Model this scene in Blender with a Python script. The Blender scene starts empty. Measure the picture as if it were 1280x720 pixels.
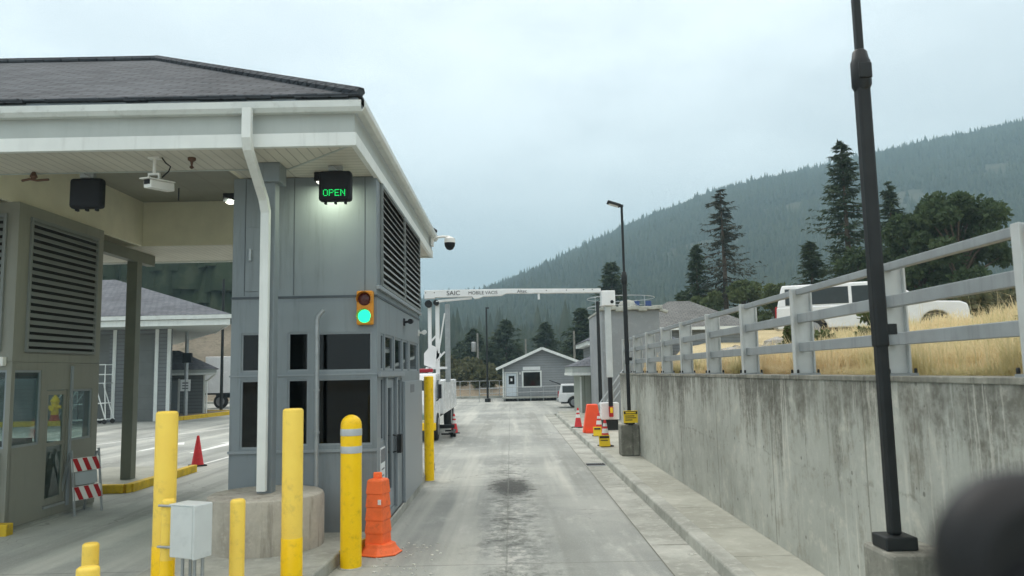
import bpy, math, random
import numpy as np
from mathutils import Vector, Matrix
random.seed(7); rng = np.random.default_rng(7)
scene = bpy.context.scene
COL = scene.collection
R = math.radians
EYE = 2.2

def S(r, g, b):
    f = lambda c: (c/255/12.92) if c/255 <= .04045 else ((c/255+.055)/1.055)**2.4
    return (f(r), f(g), f(b))
def hx(u, Y, v=465): return ((u-638.5)*(1+.109*(465-v)/960)+.0204*(465-v))/960*Y   # metres right of the lane axis
def hz(u, v, Y): return EYE+(465-.0204*(u-640)-v)*(1+.109*(465-v)/960)/960*Y

# ------------------------------------------------------------------ materials
class NT:
    def __init__(s, tree): s.t = tree
    def n(s, typ, ins=None, **props):
        nd = s.t.nodes.new(typ)
        for k, v in props.items(): setattr(nd, k, v)
        for k, v in (ins or {}).items():
            sk = nd.inputs[k]
            if isinstance(v, bpy.types.NodeSocket): s.t.links.new(v, sk)
            else:
                if isinstance(v, (tuple, list)) and sk.type == 'RGBA' and len(v) == 3: v = (*v, 1)
                sk.default_value = v
        return nd
    def m(s, op, a, b=0., c=0., clamp=False):
        return s.n('ShaderNodeMath', {0: a, 1: b, 2: c}, operation=op, use_clamp=clamp).outputs[0]
    def mix(s, f, a, b, blend='MIX'):
        return s.n('ShaderNodeMix', {0: f, 6: a, 7: b}, data_type='RGBA', blend_type=blend).outputs[2]
    def noise(s, vec, scale, detail=4., rough=.55):
        return s.n('ShaderNodeTexNoise', {'Vector': vec, 'Scale': scale, 'Detail': detail, 'Roughness': rough}).outputs[0]
    def ss(s, x, lo, hi):
        return s.n('ShaderNodeMapRange', {0: x, 1: lo, 2: hi, 3: 0., 4: 1.}, interpolation_type='SMOOTHSTEP').outputs[0]
    def coord(s): return s.n('ShaderNodeTexCoord').outputs['Object']
    def scale(s, vec, sc): return s.n('ShaderNodeMapping', {'Vector': vec, 'Scale': sc}).outputs[0]
    def xyz(s, vec): return s.n('ShaderNodeSeparateXYZ', {0: vec}).outputs
    def bump(s, h, strength, dist=.01): return s.n('ShaderNodeBump', {'Height': h, 'Strength': strength, 'Distance': dist}).outputs[0]
def new_mat(name):
    m = bpy.data.materials.new(name); m.use_nodes = True; m.node_tree.nodes.clear()
    return m, NT(m.node_tree)
def finish(nt, shader):
    nt.n('ShaderNodeOutputMaterial', {0: shader})
def pbsdf(nt, col, rough=.6, metal=0., normal=None, spec=.4, **kw):
    ins = {'Base Color': col, 'Roughness': rough, 'Metallic': metal, 'Specular IOR Level': spec}
    if normal is not None: ins['Normal'] = normal
    ins.update(kw)
    return nt.n('ShaderNodeBsdfPrincipled', ins).outputs[0]
def mul(c, k): return tuple(min(1, x*k) for x in c)

def mat(name, col, rough=.55, metal=0., var=.12, scale=2.5, bump=.0, bscale=60, spec=.4, dirt=None, dirt_amt=.4, streak=False):
    m, t = new_mat(name)
    co = t.coord()
    n1 = t.noise(co, scale, 5)
    c = t.mix(t.ss(n1, .3, .7), mul(col, 1-var), mul(col, 1+var))
    if dirt is not None:
        v2 = t.scale(co, (6, 6, .5)) if streak else co
        n2 = t.noise(v2, 1.7 if streak else scale*2.3, 6, .65)
        c = t.mix(t.m('MULTIPLY', t.ss(n2, .5, .75), dirt_amt), c, dirt)
    n3 = t.noise(co, bscale, 3)
    rr = t.m('ADD', rough-.06, t.m('MULTIPLY', n1, .14))
    nm = t.bump(n3, bump) if bump else None
    finish(t, pbsdf(t, c, rr, metal, nm, spec))
    return m
def emit(name, col, strength):
    m, t = new_mat(name)
    finish(t, t.n('ShaderNodeEmission', {0: col, 1: strength}).outputs[0]); return m
def glass(name, tint, trans=.5, rough=.03):
    m, t = new_mat(name)
    co = t.coord(); nm = t.bump(t.noise(co, 1.1, 1), .03, .03)
    tr = t.n('ShaderNodeBsdfTransparent', {0: mul(tint, trans)}).outputs[0]
    gl = t.n('ShaderNodeBsdfGlossy', {'Color': (.92, .96, .97, 1), 'Roughness': rough, 'Normal': nm}).outputs[0]
    fc = t.n('ShaderNodeLayerWeight', {0: .5}).outputs['Facing']
    fr = t.m('ADD', .026, t.m('MULTIPLY', t.m('POWER', fc, 4.), .8))
    finish(t, t.n('ShaderNodeMixShader', {0: fr, 1: tr, 2: gl}).outputs[0]); return m

M = {}
M['booth'] = mat('booth_grey_paint', S(127, 136, 140), .42, var=.05, scale=1.3, bump=.05, bscale=12, dirt=S(88, 93, 95), dirt_amt=.4, streak=True)
M['booth_green'] = mat('booth_green_grey_paint', S(136, 137, 127), .45, var=.05, scale=1.3, bump=.03, bscale=25, dirt=S(84, 92, 90), dirt_amt=.25, streak=True)  # the left booth's own green-grey paint, with streaked dirt
M['louver'] = mat('louver_grey_metal', S(125, 130, 128), .45, var=.06)
M['dark'] = mat('shade_black', (.008, .008, .009), .8, var=.1)  # near-black colour that paints shade inside openings and under the ramp
M['interior'] = mat('booth_interior_grey', (.12, .13, .14), .8, var=.3)
M['frame'] = mat('window_frame_grey', S(140, 148, 152), .4, var=.04)
M['glass_dark'] = glass('dark_tinted_glass', (.42, .46, .46), .5)
M['glass_clear'] = glass('clear_glass', (.78, .85, .84), .92)
M['white_trim'] = mat('white_trim_paint', S(222, 226, 222), .45, var=.04, dirt=S(170, 172, 165), dirt_amt=.3, streak=True)
M['fascia'] = mat('fascia_grey_board', S(176, 182, 178), .5, var=.04, dirt=S(140, 144, 140), dirt_amt=.2, streak=True)
M['gutter'] = mat('gutter_pale_metal', S(205, 210, 206), .35, var=.05, dirt=S(140, 142, 136), dirt_amt=.35)
M['flash'] = mat('eave_flashing_metal', S(160, 172, 180), .35, .3, var=.1, scale=1.5)
M['cream'] = mat('cream_painted_plaster', S(222, 218, 196), .7, var=.05)
M['yellow'] = mat('yellow_bollard_sleeve', S(255, 216, 92), .4, var=.04, scale=3, dirt=S(190, 160, 84), dirt_amt=.45)
M['yellow_deep'] = mat('deep_yellow_paint', S(255, 206, 0), .38, var=.04, scale=4, dirt=S(150, 116, 26), dirt_amt=.4)
M['kerb_yellow'] = mat('kerb_yellow_paint', S(205, 172, 40), .7, var=.15, scale=6, bump=.2, dirt=S(130, 120, 85), dirt_amt=.6)
M['reflective'] = mat('silver_reflective_band', S(190, 196, 200), .3, .2, var=.05)
M['orange'] = mat('orange_plastic', S(246, 112, 56), .5, var=.1, scale=5, bump=.05, dirt=S(150, 70, 45), dirt_amt=.35)
M['barrier_orange'] = mat('bright_orange_barrier_plastic', S(250, 88, 50), .5, var=.08)
M['cone_red'] = mat('faded_red_cone_rubber', S(205, 48, 52), .55, var=.1, scale=5, dirt=S(120, 40, 40), dirt_amt=.4)
M['rubber'] = mat('black_rubber', (.02, .02, .021), .75, var=.2)
M['white_band'] = mat('white_band', S(225, 225, 222), .4, var=.05)
M['red_paint'] = mat('red_paint', S(170, 30, 36), .5, var=.1)
M['black_metal'] = mat('black_metal_paint', (.016, .019, .02), .5, var=.2, scale=4, spec=.3)
M['black_plastic'] = mat('black_plastic', (.010, .011, .014), .55, var=.1, spec=.3)
M['galv'] = mat('galvanised_steel', S(165, 170, 172), .42, .55, var=.08, scale=5, dirt=S(120, 124, 124), dirt_amt=.3)
M['rail_grey'] = mat('fence_grey_metal', S(150, 156, 158), .45, .15, var=.07, scale=4, bump=.03, dirt=S(108, 112, 110), dirt_amt=.4, streak=True)
M['post_pale'] = mat('fence_post_pale_metal', S(186, 190, 188), .45, .1, var=.07, scale=4, dirt=S(140, 142, 136), dirt_amt=.4, streak=True)
M['steel_green'] = mat('olive_grey_column_paint', S(108, 112, 100), .5, var=.08)
M['box_blue'] = mat('pale_blue_grey_enclosure', S(206, 211, 209), .4, var=.04, dirt=S(140, 150, 150), dirt_amt=.3)
M['white_paint'] = mat('white_vehicle_paint', S(228, 230, 230), .25, var=.03, spec=.5)
M['cam_white'] = mat('white_camera_plastic', S(225, 225, 220), .4, var=.04)
M['siding_w'] = None
M['traffic_yellow'] = mat('traffic_light_ochre', S(205, 138, 35), .45, var=.08)
M['red_lens'] = mat('dark_red_lens', (.07, .012, .01), .25, var=.1)
M['green_lens'] = emit('lit_green_lens', S(40, 255, 165), 1.35)
M['led_green'] = emit('lit_green_led', S(30, 255, 120), 1.1)
M['lamp_lit'] = emit('lit_lamp_lens', (1, 1, .85), 2.)
M['wood'] = mat('weathered_utility_pole', S(128, 128, 122), .8, var=.2)
M['white_sign'] = mat('white_sign_face', S(225, 228, 228), .4, var=.02)
M['ink'] = mat('sign_black_ink', (.02, .02, .02), .5, var=.05)
M['grey_ink'] = mat('sign_grey_ink', S(110, 114, 118), .5, var=.05)
M['sign_yellow'] = mat('sign_yellow_face', S(240, 205, 40), .4, var=.03)
M['beacon_red'] = mat('red_beacon_plastic', S(150, 30, 45), .25, var=.05)
M['rim'] = mat('wheel_rim_metal', S(150, 152, 155), .35, .6, var=.1)
M['blue_drum'] = mat('blue_plastic', S(45, 70, 120), .5, var=.1)
M['stone'] = mat('rough_grey_stone', S(150, 148, 142), .85, var=.3, scale=4, bump=.4, bscale=15)
M['bark'] = mat('tree_bark', S(92, 80, 68), .9, var=.25, scale=6, bump=.4, bscale=20)
M['hydrant_red'] = mat('hydrant_red_paint', S(190, 70, 45), .5, var=.1)
M['door_white'] = mat('pale_door_paint', S(205, 214, 220), .45, var=.03)
M['barr_grey'] = mat('barricade_grey_panel', S(170, 178, 182), .5, var=.05)
M['device'] = mat('black_soft_plastic', (.012, .013, .014), .55, var=.1, spec=.3)
M['device_face'] = mat('dark_grey_plastic', (.035, .037, .036), .6, var=.1, spec=.3)

def concrete_mat(name, base, dark, light, scale=.6, bump=.25, streaks=False):
    m, t = new_mat(name); co = t.coord()
    n1 = t.noise(co, scale, 6, .6); n2 = t.noise(co, scale*9, 6, .7); n3 = t.noise(co, 55, 3)
    c = t.mix(t.ss(n1, .32, .68), dark, base)
    c = t.mix(t.m('MULTIPLY', t.ss(n2, .5, .72), .55), c, light)
    c = t.mix(t.m('MULTIPLY', t.ss(n2, .47, .3), .45), c, dark)
    if streaks:
        s1 = t.noise(t.scale(co, (5, 5, .35)), 1.6, 6, .7)
        c = t.mix(t.m('MULTIPLY', t.ss(s1, .5, .68), .7), c, mul(dark, .6))
    finish(t, pbsdf(t, c, .85, 0, t.bump(t.m('ADD', n2, t.m('MULTIPLY', n3, .6)), bump, .01), .25))
    return m
M['concrete'] = concrete_mat('pale_concrete', S(178, 180, 172), S(140, 142, 134), S(196, 197, 188), .9)
M['concrete_dark'] = concrete_mat('weathered_concrete', S(150, 150, 140), S(104, 104, 96), S(172, 172, 160), 1.2, .35, True)
M['sidewalk'] = concrete_mat('sidewalk_concrete', S(176, 177, 166), S(150, 151, 140), S(192, 192, 182), .7)
M['planter'] = concrete_mat('planter_concrete', S(186, 182, 170), S(158, 153, 142), S(200, 196, 184), 1.5, .3, True)

def pavement_mat():
    m, t = new_mat('lane_concrete'); co = t.coord(); X, Y, Z = t.xyz(co)
    n1 = t.noise(co, .22, 6, .6); n2 = t.noise(t.scale(co, (1, .35, 1)), 2.1, 7, .7); n3 = t.noise(co, 60, 3)
    n5 = t.noise(co, 6, 6, .75)
    trk = t.noise(t.scale(co, (1, .04, 1)), 1.1, 4, .6)
    base = t.mix(t.ss(n1, .35, .65), S(134, 138, 134), S(163, 166, 160))
    base = t.mix(t.m('MULTIPLY', t.ss(trk, .5, .66), .5), base, S(196, 197, 187))
    base = t.mix(t.m('MULTIPLY', t.ss(trk, .49, .38), .6), base, S(126, 129, 123))
    base = t.mix(t.m('MULTIPLY', t.ss(n2, .52, .75), .5), base, S(202, 204, 197))
    base = t.mix(t.m('MULTIPLY', t.ss(n2, .45, .25), .35), base, S(136, 140, 133))
    base = t.mix(t.m('MULTIPLY', t.ss(n5, .6, .72), .35), base, S(208, 209, 202))
    # drip stain along the middle of the lane, worn and patchy
    ax = t.m('ABSOLUTE', t.m('SUBTRACT', X, -.02))
    band = t.m('MULTIPLY', t.ss(t.m('ADD', ax, t.m('MULTIPLY', t.m('SUBTRACT', n2, .5), 1.4)), .62, .05), t.ss(Y, 24, 14))
    n4 = t.m('ADD', t.m('MULTIPLY', t.noise(t.scale(co, (2.6, 2.2, 1)), 1.9, 8, .78), .7), t.m('MULTIPLY', t.noise(co, .9, 3), .3))
    st = t.m('MULTIPLY', band, t.ss(n4, .505, .57))
    base = t.mix(t.m('MULTIPLY', st, .85), base, S(88, 92, 88))
    base = t.mix(t.m('MULTIPLY', t.m('MULTIPLY', band, t.ss(n4, .49, .43)), .6), base, S(206, 206, 199))
    dx = t.m('DIVIDE', t.m('ADD', X, .02), .42); dy = t.m('DIVIDE', t.m('SUBTRACT', Y, 15.1), 1.15)
    d = t.m('SQRT', t.m('ADD', t.m('POWER', t.m('ABSOLUTE', dx), 2.), t.m('POWER', t.m('ABSOLUTE', dy), 2.)))
    dn = t.m('ADD', d, t.m('MULTIPLY', t.m('SUBTRACT', n4, .5), 4.5))
    base = t.mix(t.m('MULTIPLY', t.ss(dn, 1.25, .55), .92), base, S(52, 54, 52))
    # saw joints
    wob = t.m('MULTIPLY', t.m('SUBTRACT', n2, .5), .05)
    jy = t.m('ABSOLUTE', t.m('SUBTRACT', t.m('FRACT', t.m('DIVIDE', t.m('ADD', Y, wob), 6.1)), .5))
    j1 = t.ss(t.m('MULTIPLY', jy, 6.1), .022, .008)
    jx = t.m('ABSOLUTE', t.m('SUBTRACT', t.m('FRACT', t.m('DIVIDE', t.m('ADD', X, t.m('ADD', wob, 1.92)), 3.66)), .5))
    j2 = t.ss(t.m('MULTIPLY', jx, 3.66), .016, .006)
    j = t.m('MAXIMUM', j1, j2)
    base = t.mix(t.m('MULTIPLY', j, .5), base, S(112, 114, 108))
    # hairline cracks
    vo = t.n('ShaderNodeTexVoronoi', {'Vector': t.n('ShaderNodeVectorMath', {0: co, 1: t.n('ShaderNodeVectorMath', {0: t.n('ShaderNodeTexNoise', {'Vector': co, 'Scale': 1.1, 'Detail': 4.}).outputs[1], 1: (1.6, 1.6, 0)}, operation='MULTIPLY').outputs[0]}, operation='ADD').outputs[0], 'Scale': .28}, feature='DISTANCE_TO_EDGE').outputs[0]
    ck = t.m('MULTIPLY', t.ss(vo, .006, .001), t.ss(n1, .5, .6))
    base = t.mix(t.m('MULTIPLY', ck, .55), base, S(96, 98, 92))
    sp = t.noise(co, 38, 4, .8)
    base = t.mix(t.m('MULTIPLY', t.ss(sp, .55, .68), .35), base, S(112, 114, 108)); base = t.mix(t.m('MULTIPLY', t.ss(sp, .45, .34), .3), base, S(204, 205, 198))
    h = t.m('ADD', t.m('MULTIPLY', n3, .5), t.m('SUBTRACT', n5, t.m('MULTIPLY', j, 1.5)))
    finish(t, pbsdf(t, base, .82, 0, t.bump(h, .25, .008), .25)); return m
M['pavement'] = pavement_mat()

def wall_mat():
    m, t = new_mat('streaked_retaining_wall_concrete'); co = t.coord(); X, Y, Z = t.xyz(co)
    n1 = t.noise(co, .7, 6, .6); pt = t.noise(co, 3.2, 7, .72); pf = t.noise(co, 11, 6, .75)
    c = t.mix(t.ss(n1, .3, .7), S(158, 161, 153), S(182, 185, 177))
    c = t.mix(t.m('MULTIPLY', t.ss(pt, .5, .66), .5), c, S(140, 137, 124))
    c = t.mix(t.m('MULTIPLY', t.ss(pt, .47, .34), .45), c, S(206, 204, 190))
    wz = t.n('ShaderNodeCombineXYZ', {0: X, 1: t.m('ADD', Y, t.m('MULTIPLY', t.m('SUBTRACT', pt, .5), .10)), 2: Z}).outputs[0]
    s1 = t.noise(t.scale(wz, (1, 3.6, .22)), 1.5, 7, .72); s2 = t.noise(t.scale(wz, (1, 8, .16)), 1.8, 6, .7)
    big = t.noise(t.scale(co, (1, .8, .3)), 1., 4)
    # rain stains hang from the coping to uneven depths
    reach = t.m('ADD', t.m('SUBTRACT', 2.06, Z), t.m('MULTIPLY', t.m('SUBTRACT', s1, .5), -3.6))
    reach = t.m('ADD', reach, t.m('MULTIPLY', t.m('SUBTRACT', big, .5), -2.2))
    stain = t.m('MULTIPLY', t.ss(reach, .62, .0), t.m('ADD', .35, t.m('MULTIPLY', t.ss(pf, .4, .6), .5)))
    c = t.mix(t.m('MULTIPLY', stain, .85), c, S(98, 96, 86))
    tb = t.m('MULTIPLY', t.ss(t.m('ADD', Z, t.m('MULTIPLY', t.m('SUBTRACT', pt, .5), 1.6)), 1.55, 2.15), t.ss(big, .36, .58))
    c = t.mix(t.m('MULTIPLY', tb, .7), c, S(84, 84, 77))
    hy = t.m('SUBTRACT', t.m('FRACT', t.m('DIVIDE', Y, 1.22)), .25); hz_ = t.m('SUBTRACT', t.m('FRACT', t.m('DIVIDE', Z, .82)), .5)
    hd_ = t.m('SQRT', t.m('ADD', t.m('POWER', t.m('ABSOLUTE', t.m('MULTIPLY', hy, 1.22)), 2.), t.m('POWER', t.m('ABSOLUTE', t.m('MULTIPLY', hz_, .82)), 2.)))
    c = t.mix(t.m('MULTIPLY', t.ss(hd_, .022, .015), .6), c, S(84, 83, 76))
    c = t.mix(t.m('MULTIPLY', t.m('MULTIPLY', t.ss(s2, .565, .61), t.ss(big, .44, .58)), .45), c, S(208, 207, 196))
    c = t.mix(t.m('MULTIPLY', t.m('MULTIPLY', t.ss(s2, .43, .38), t.ss(pt, .44, .58)), .5), c, S(110, 108, 98))
    fy = t.m('MULTIPLY', t.m('ABSOLUTE', t.m('SUBTRACT', t.m('FRACT', t.m('DIVIDE', Y, 2.44)), .5)), 2.44)
    seam = t.ss(fy, .018, .006)
    fz = t.m('ABSOLUTE', t.m('SUBTRACT', Z, t.m('ADD', 1.16, t.m('MULTIPLY', t.m('SUBTRACT', n1, .5), .3))))
    seam = t.m('MAXIMUM', seam, t.m('MULTIPLY', t.m('MULTIPLY', t.ss(fz, .03, .004), t.ss(pt, .48, .58)), .5))
    c = t.mix(t.m('MULTIPLY', seam, .55), c, S(104, 102, 92))
    pits = t.n('ShaderNodeTexVoronoi', {'Vector': t.scale(co, (1, 1, .6)), 'Scale': 13.}).outputs[0]
    pit = t.m('MULTIPLY', t.ss(pits, .11, .04), t.ss(pt, .44, .56))
    c = t.mix(t.m('MULTIPLY', pit, .75), c, S(66, 64, 56))
    h = t.m('SUBTRACT', t.m('MULTIPLY', pf, .8), t.m('ADD', seam, pit))
    finish(t, pbsdf(t, c, .9, 0, t.bump(h, .4, .012), .2)); return m
M['wall'] = wall_mat()

def shingle_mat(name, a, b, rows=.15, axis='X'):
    m, t = new_mat(name); co = t.coord(); X, Y, Z = t.xyz(co)
    u = X if axis == 'X' else Y
    v = t.n('ShaderNodeCombineXYZ', {0: u, 1: t.m('MULTIPLY', Z, 2.1), 2: 0.}).outputs[0]
    br = t.n('ShaderNodeTexBrick', {'Vector': v, 'Color1': a, 'Color2': b, 'Mortar': mul(a, .35), 'Scale': 1., 'Mortar Size': .02, 'Mortar Smooth': .3, 'Bias': 0., 'Brick Width': .32, 'Row Height': rows})
    n = t.noise(co, .7, 5); n2 = t.noise(co, 9, 4)
    c = t.mix(t.ss(n, .3, .7), mul(a, .8), mul(b, 1.15)); c = t.mix(.6, c, br.outputs[0])
    c = t.mix(t.m('MULTIPLY', t.ss(n2, .5, .7), .35), c, mul(a, .6))
    saw = t.m('FRACT', t.m('DIVIDE', t.m('MULTIPLY', Z, 2.1), rows))
    h = t.m('SUBTRACT', t.m('MULTIPLY', br.outputs[1], -1.), saw)
    finish(t, pbsdf(t, c, .9, 0, t.bump(h, .8, .02), .2)); return m
M['shingle'] = shingle_mat('dark_asphalt_shingles', S(58, 63, 68), S(88, 93, 98))
M['shingle_far'] = shingle_mat('grey_asphalt_shingles', S(84, 88, 94), S(106, 110, 116), .22)
M['shingle_light'] = shingle_mat('pale_grey_shingles', S(104, 105, 104), S(120, 121, 118), .2)

def board_mat(name, col, width, axis='X', groove=.12, gdark=.55, rough=.6):
    """painted boards: grooves every `width` along one axis"""
    m, t = new_mat(name); co = t.coord(); X, Y, Z = t.xyz(co)
    u = {'X': X, 'Y': Y, 'Z': Z}[axis]
    fr = t.m('FRACT', t.m('DIVIDE', u, width))
    g = t.ss(fr, groove, groove*.3)
    idn = t.n('ShaderNodeTexWhiteNoise', {1: t.m('FLOOR', t.m('DIVIDE', u, width))}, noise_dimensions='1D').outputs[0]
    n = t.noise(co, 1.2, 5)
    c = t.mix(t.ss(n, .3, .7), mul(col, .93), mul(col, 1.07))
    c = t.mix(t.m('MULTIPLY', idn, .12), c, mul(col, .75))
    c = t.mix(g, c, mul(col, gdark))
    finish(t, pbsdf(t, c, rough, 0, t.bump(t.m('MULTIPLY', g, -1.), .5, .01), .3)); return m
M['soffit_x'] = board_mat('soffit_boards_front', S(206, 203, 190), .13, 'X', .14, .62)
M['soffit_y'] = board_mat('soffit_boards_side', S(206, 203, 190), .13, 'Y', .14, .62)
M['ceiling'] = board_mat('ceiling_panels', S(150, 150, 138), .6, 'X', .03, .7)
M['siding'] = board_mat('grey_lap_siding', S(142, 146, 148), .19, 'Z', .16, .6)
M['siding_dark'] = board_mat('dark_grey_lap_siding', S(118, 122, 124), .2, 'Z', .18, .5)
M['garage'] = board_mat('grey_garage_door', S(112, 116, 114), .62, 'Z', .03, .7)
M['vboards'] = board_mat('green_grey_vertical_boards', S(150, 156, 146), .3, 'X', .2, .55)
M['trailer'] = board_mat('white_trailer_skin', S(225, 230, 234), .28, 'Z', .05, .85, .35)
M['stucco'] = concrete_mat('grey_stucco', S(150, 154, 156), S(136, 140, 142), S(158, 162, 164), .4, .15)

def foliage(name, a, b, c3=None, sc=.5):
    m, t = new_mat(name); co = t.coord()
    n1 = t.noise(co, sc, 4); n2 = t.noise(co, sc*9, 3)
    c = t.mix(t.ss(n1, .35, .65), a, b)
    c = t.mix(t.m('MULTIPLY', t.ss(n2, .45, .7), .6), c, c3 or mul(b, 1.5))
    p = pbsdf(t, c, .75, 0, None, .15)
    tr = t.n('ShaderNodeBsdfTranslucent', {0: mul(b, 1.2)}).outputs[0]
    finish(t, t.n('ShaderNodeMixShader', {0: .2, 1: p, 2: tr}).outputs[0]); return m
M['fir'] = foliage('fir_needles', (.03, .05, .028), (.054, .08, .042), (.095, .125, .07))
M['fir_sparse'] = foliage('thin_grey_needles', (.035, .042, .03), (.055, .06, .042), (.09, .09, .07))
M['pine'] = foliage('pine_needles', (.04, .065, .03), (.065, .098, .044), (.11, .145, .07))
M['leaf'] = foliage('broad_green_leaves', (.07, .10, .04), (.11, .14, .055), (.16, .18, .09))
M['shrub'] = foliage('dry_brush', (.06, .075, .035), (.11, .11, .055), (.17, .15, .08), 1.)
M['forest'] = foliage('forest_needles', (.020, .034, .02), (.038, .055, .03), (.06, .075, .042), .01)
M['forest_near'] = foliage('hillside_forest_needles', (.022, .036, .02), (.04, .06, .032), (.07, .085, .05), .06)

def earth_mat(name, a, b, c2, sc=.15, bump=.5):
    m, t = new_mat(name); co = t.coord()
    n1 = t.noise(co, sc, 6, .6); n2 = t.noise(co, sc*12, 6, .7)
    c = t.mix(t.ss(n1, .35, .65), a, b); c = t.mix(t.m('MULTIPLY', t.ss(n2, .45, .7), .7), c, c2)
    finish(t, pbsdf(t, c, .95, 0, t.bump(n2, bump, .1), .1)); return m
M['bank'] = earth_mat('dry_bank_earth', S(178, 164, 130), S(192, 178, 142), S(150, 142, 110), .5)
M['dirt'] = earth_mat('brown_dirt', S(128, 118, 102), S(150, 138, 118), S(98, 96, 78), .12)
M['slope'] = earth_mat('brown_scrub_slope', S(112, 106, 94), S(132, 124, 110), S(84, 86, 70), .2)
M['mount'] = earth_mat('mountain_soil', (.035, .045, .03), (.06, .066, .045), (.10, .095, .07), .004)
def grass_mat():
    m, t = new_mat('dry_grass_blades'); co = t.coord()
    n1 = t.noise(co, .55, 4); n2 = t.noise(t.scale(co, (1, 1, .12)), 130, 2); n3 = t.noise(t.scale(co, (1.3, .8, 1)), .5, 3)
    c = t.mix(t.ss(n1, .38, .62), S(222, 210, 170), S(206, 180, 132))
    X_, Y_, Z_ = t.xyz(co)
    c = t.mix(t.m('MULTIPLY', t.ss(X_, 4.6, 3.6), .55), c, S(190, 150, 100))
    c = t.mix(t.m('MULTIPLY', t.ss(n2, .5, .7), .7), c, S(242, 236, 212)); c = t.mix(t.m('MULTIPLY', t.ss(n2, .48, .3), .6), c, S(158, 134, 92))
    c = t.mix(t.m('MULTIPLY', t.ss(n3, .52, .60), .6), c, S(146, 156, 92))
    p = pbsdf(t, c, .7, 0, None, .2)
    tr = t.n('ShaderNodeBsdfTranslucent', {0: S(228, 216, 176)}).outputs[0]
    finish(t, t.n('ShaderNodeMixShader', {0: .42, 1: p, 2: tr}).outputs[0]); return m
M['grass'] = grass_mat()

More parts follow.
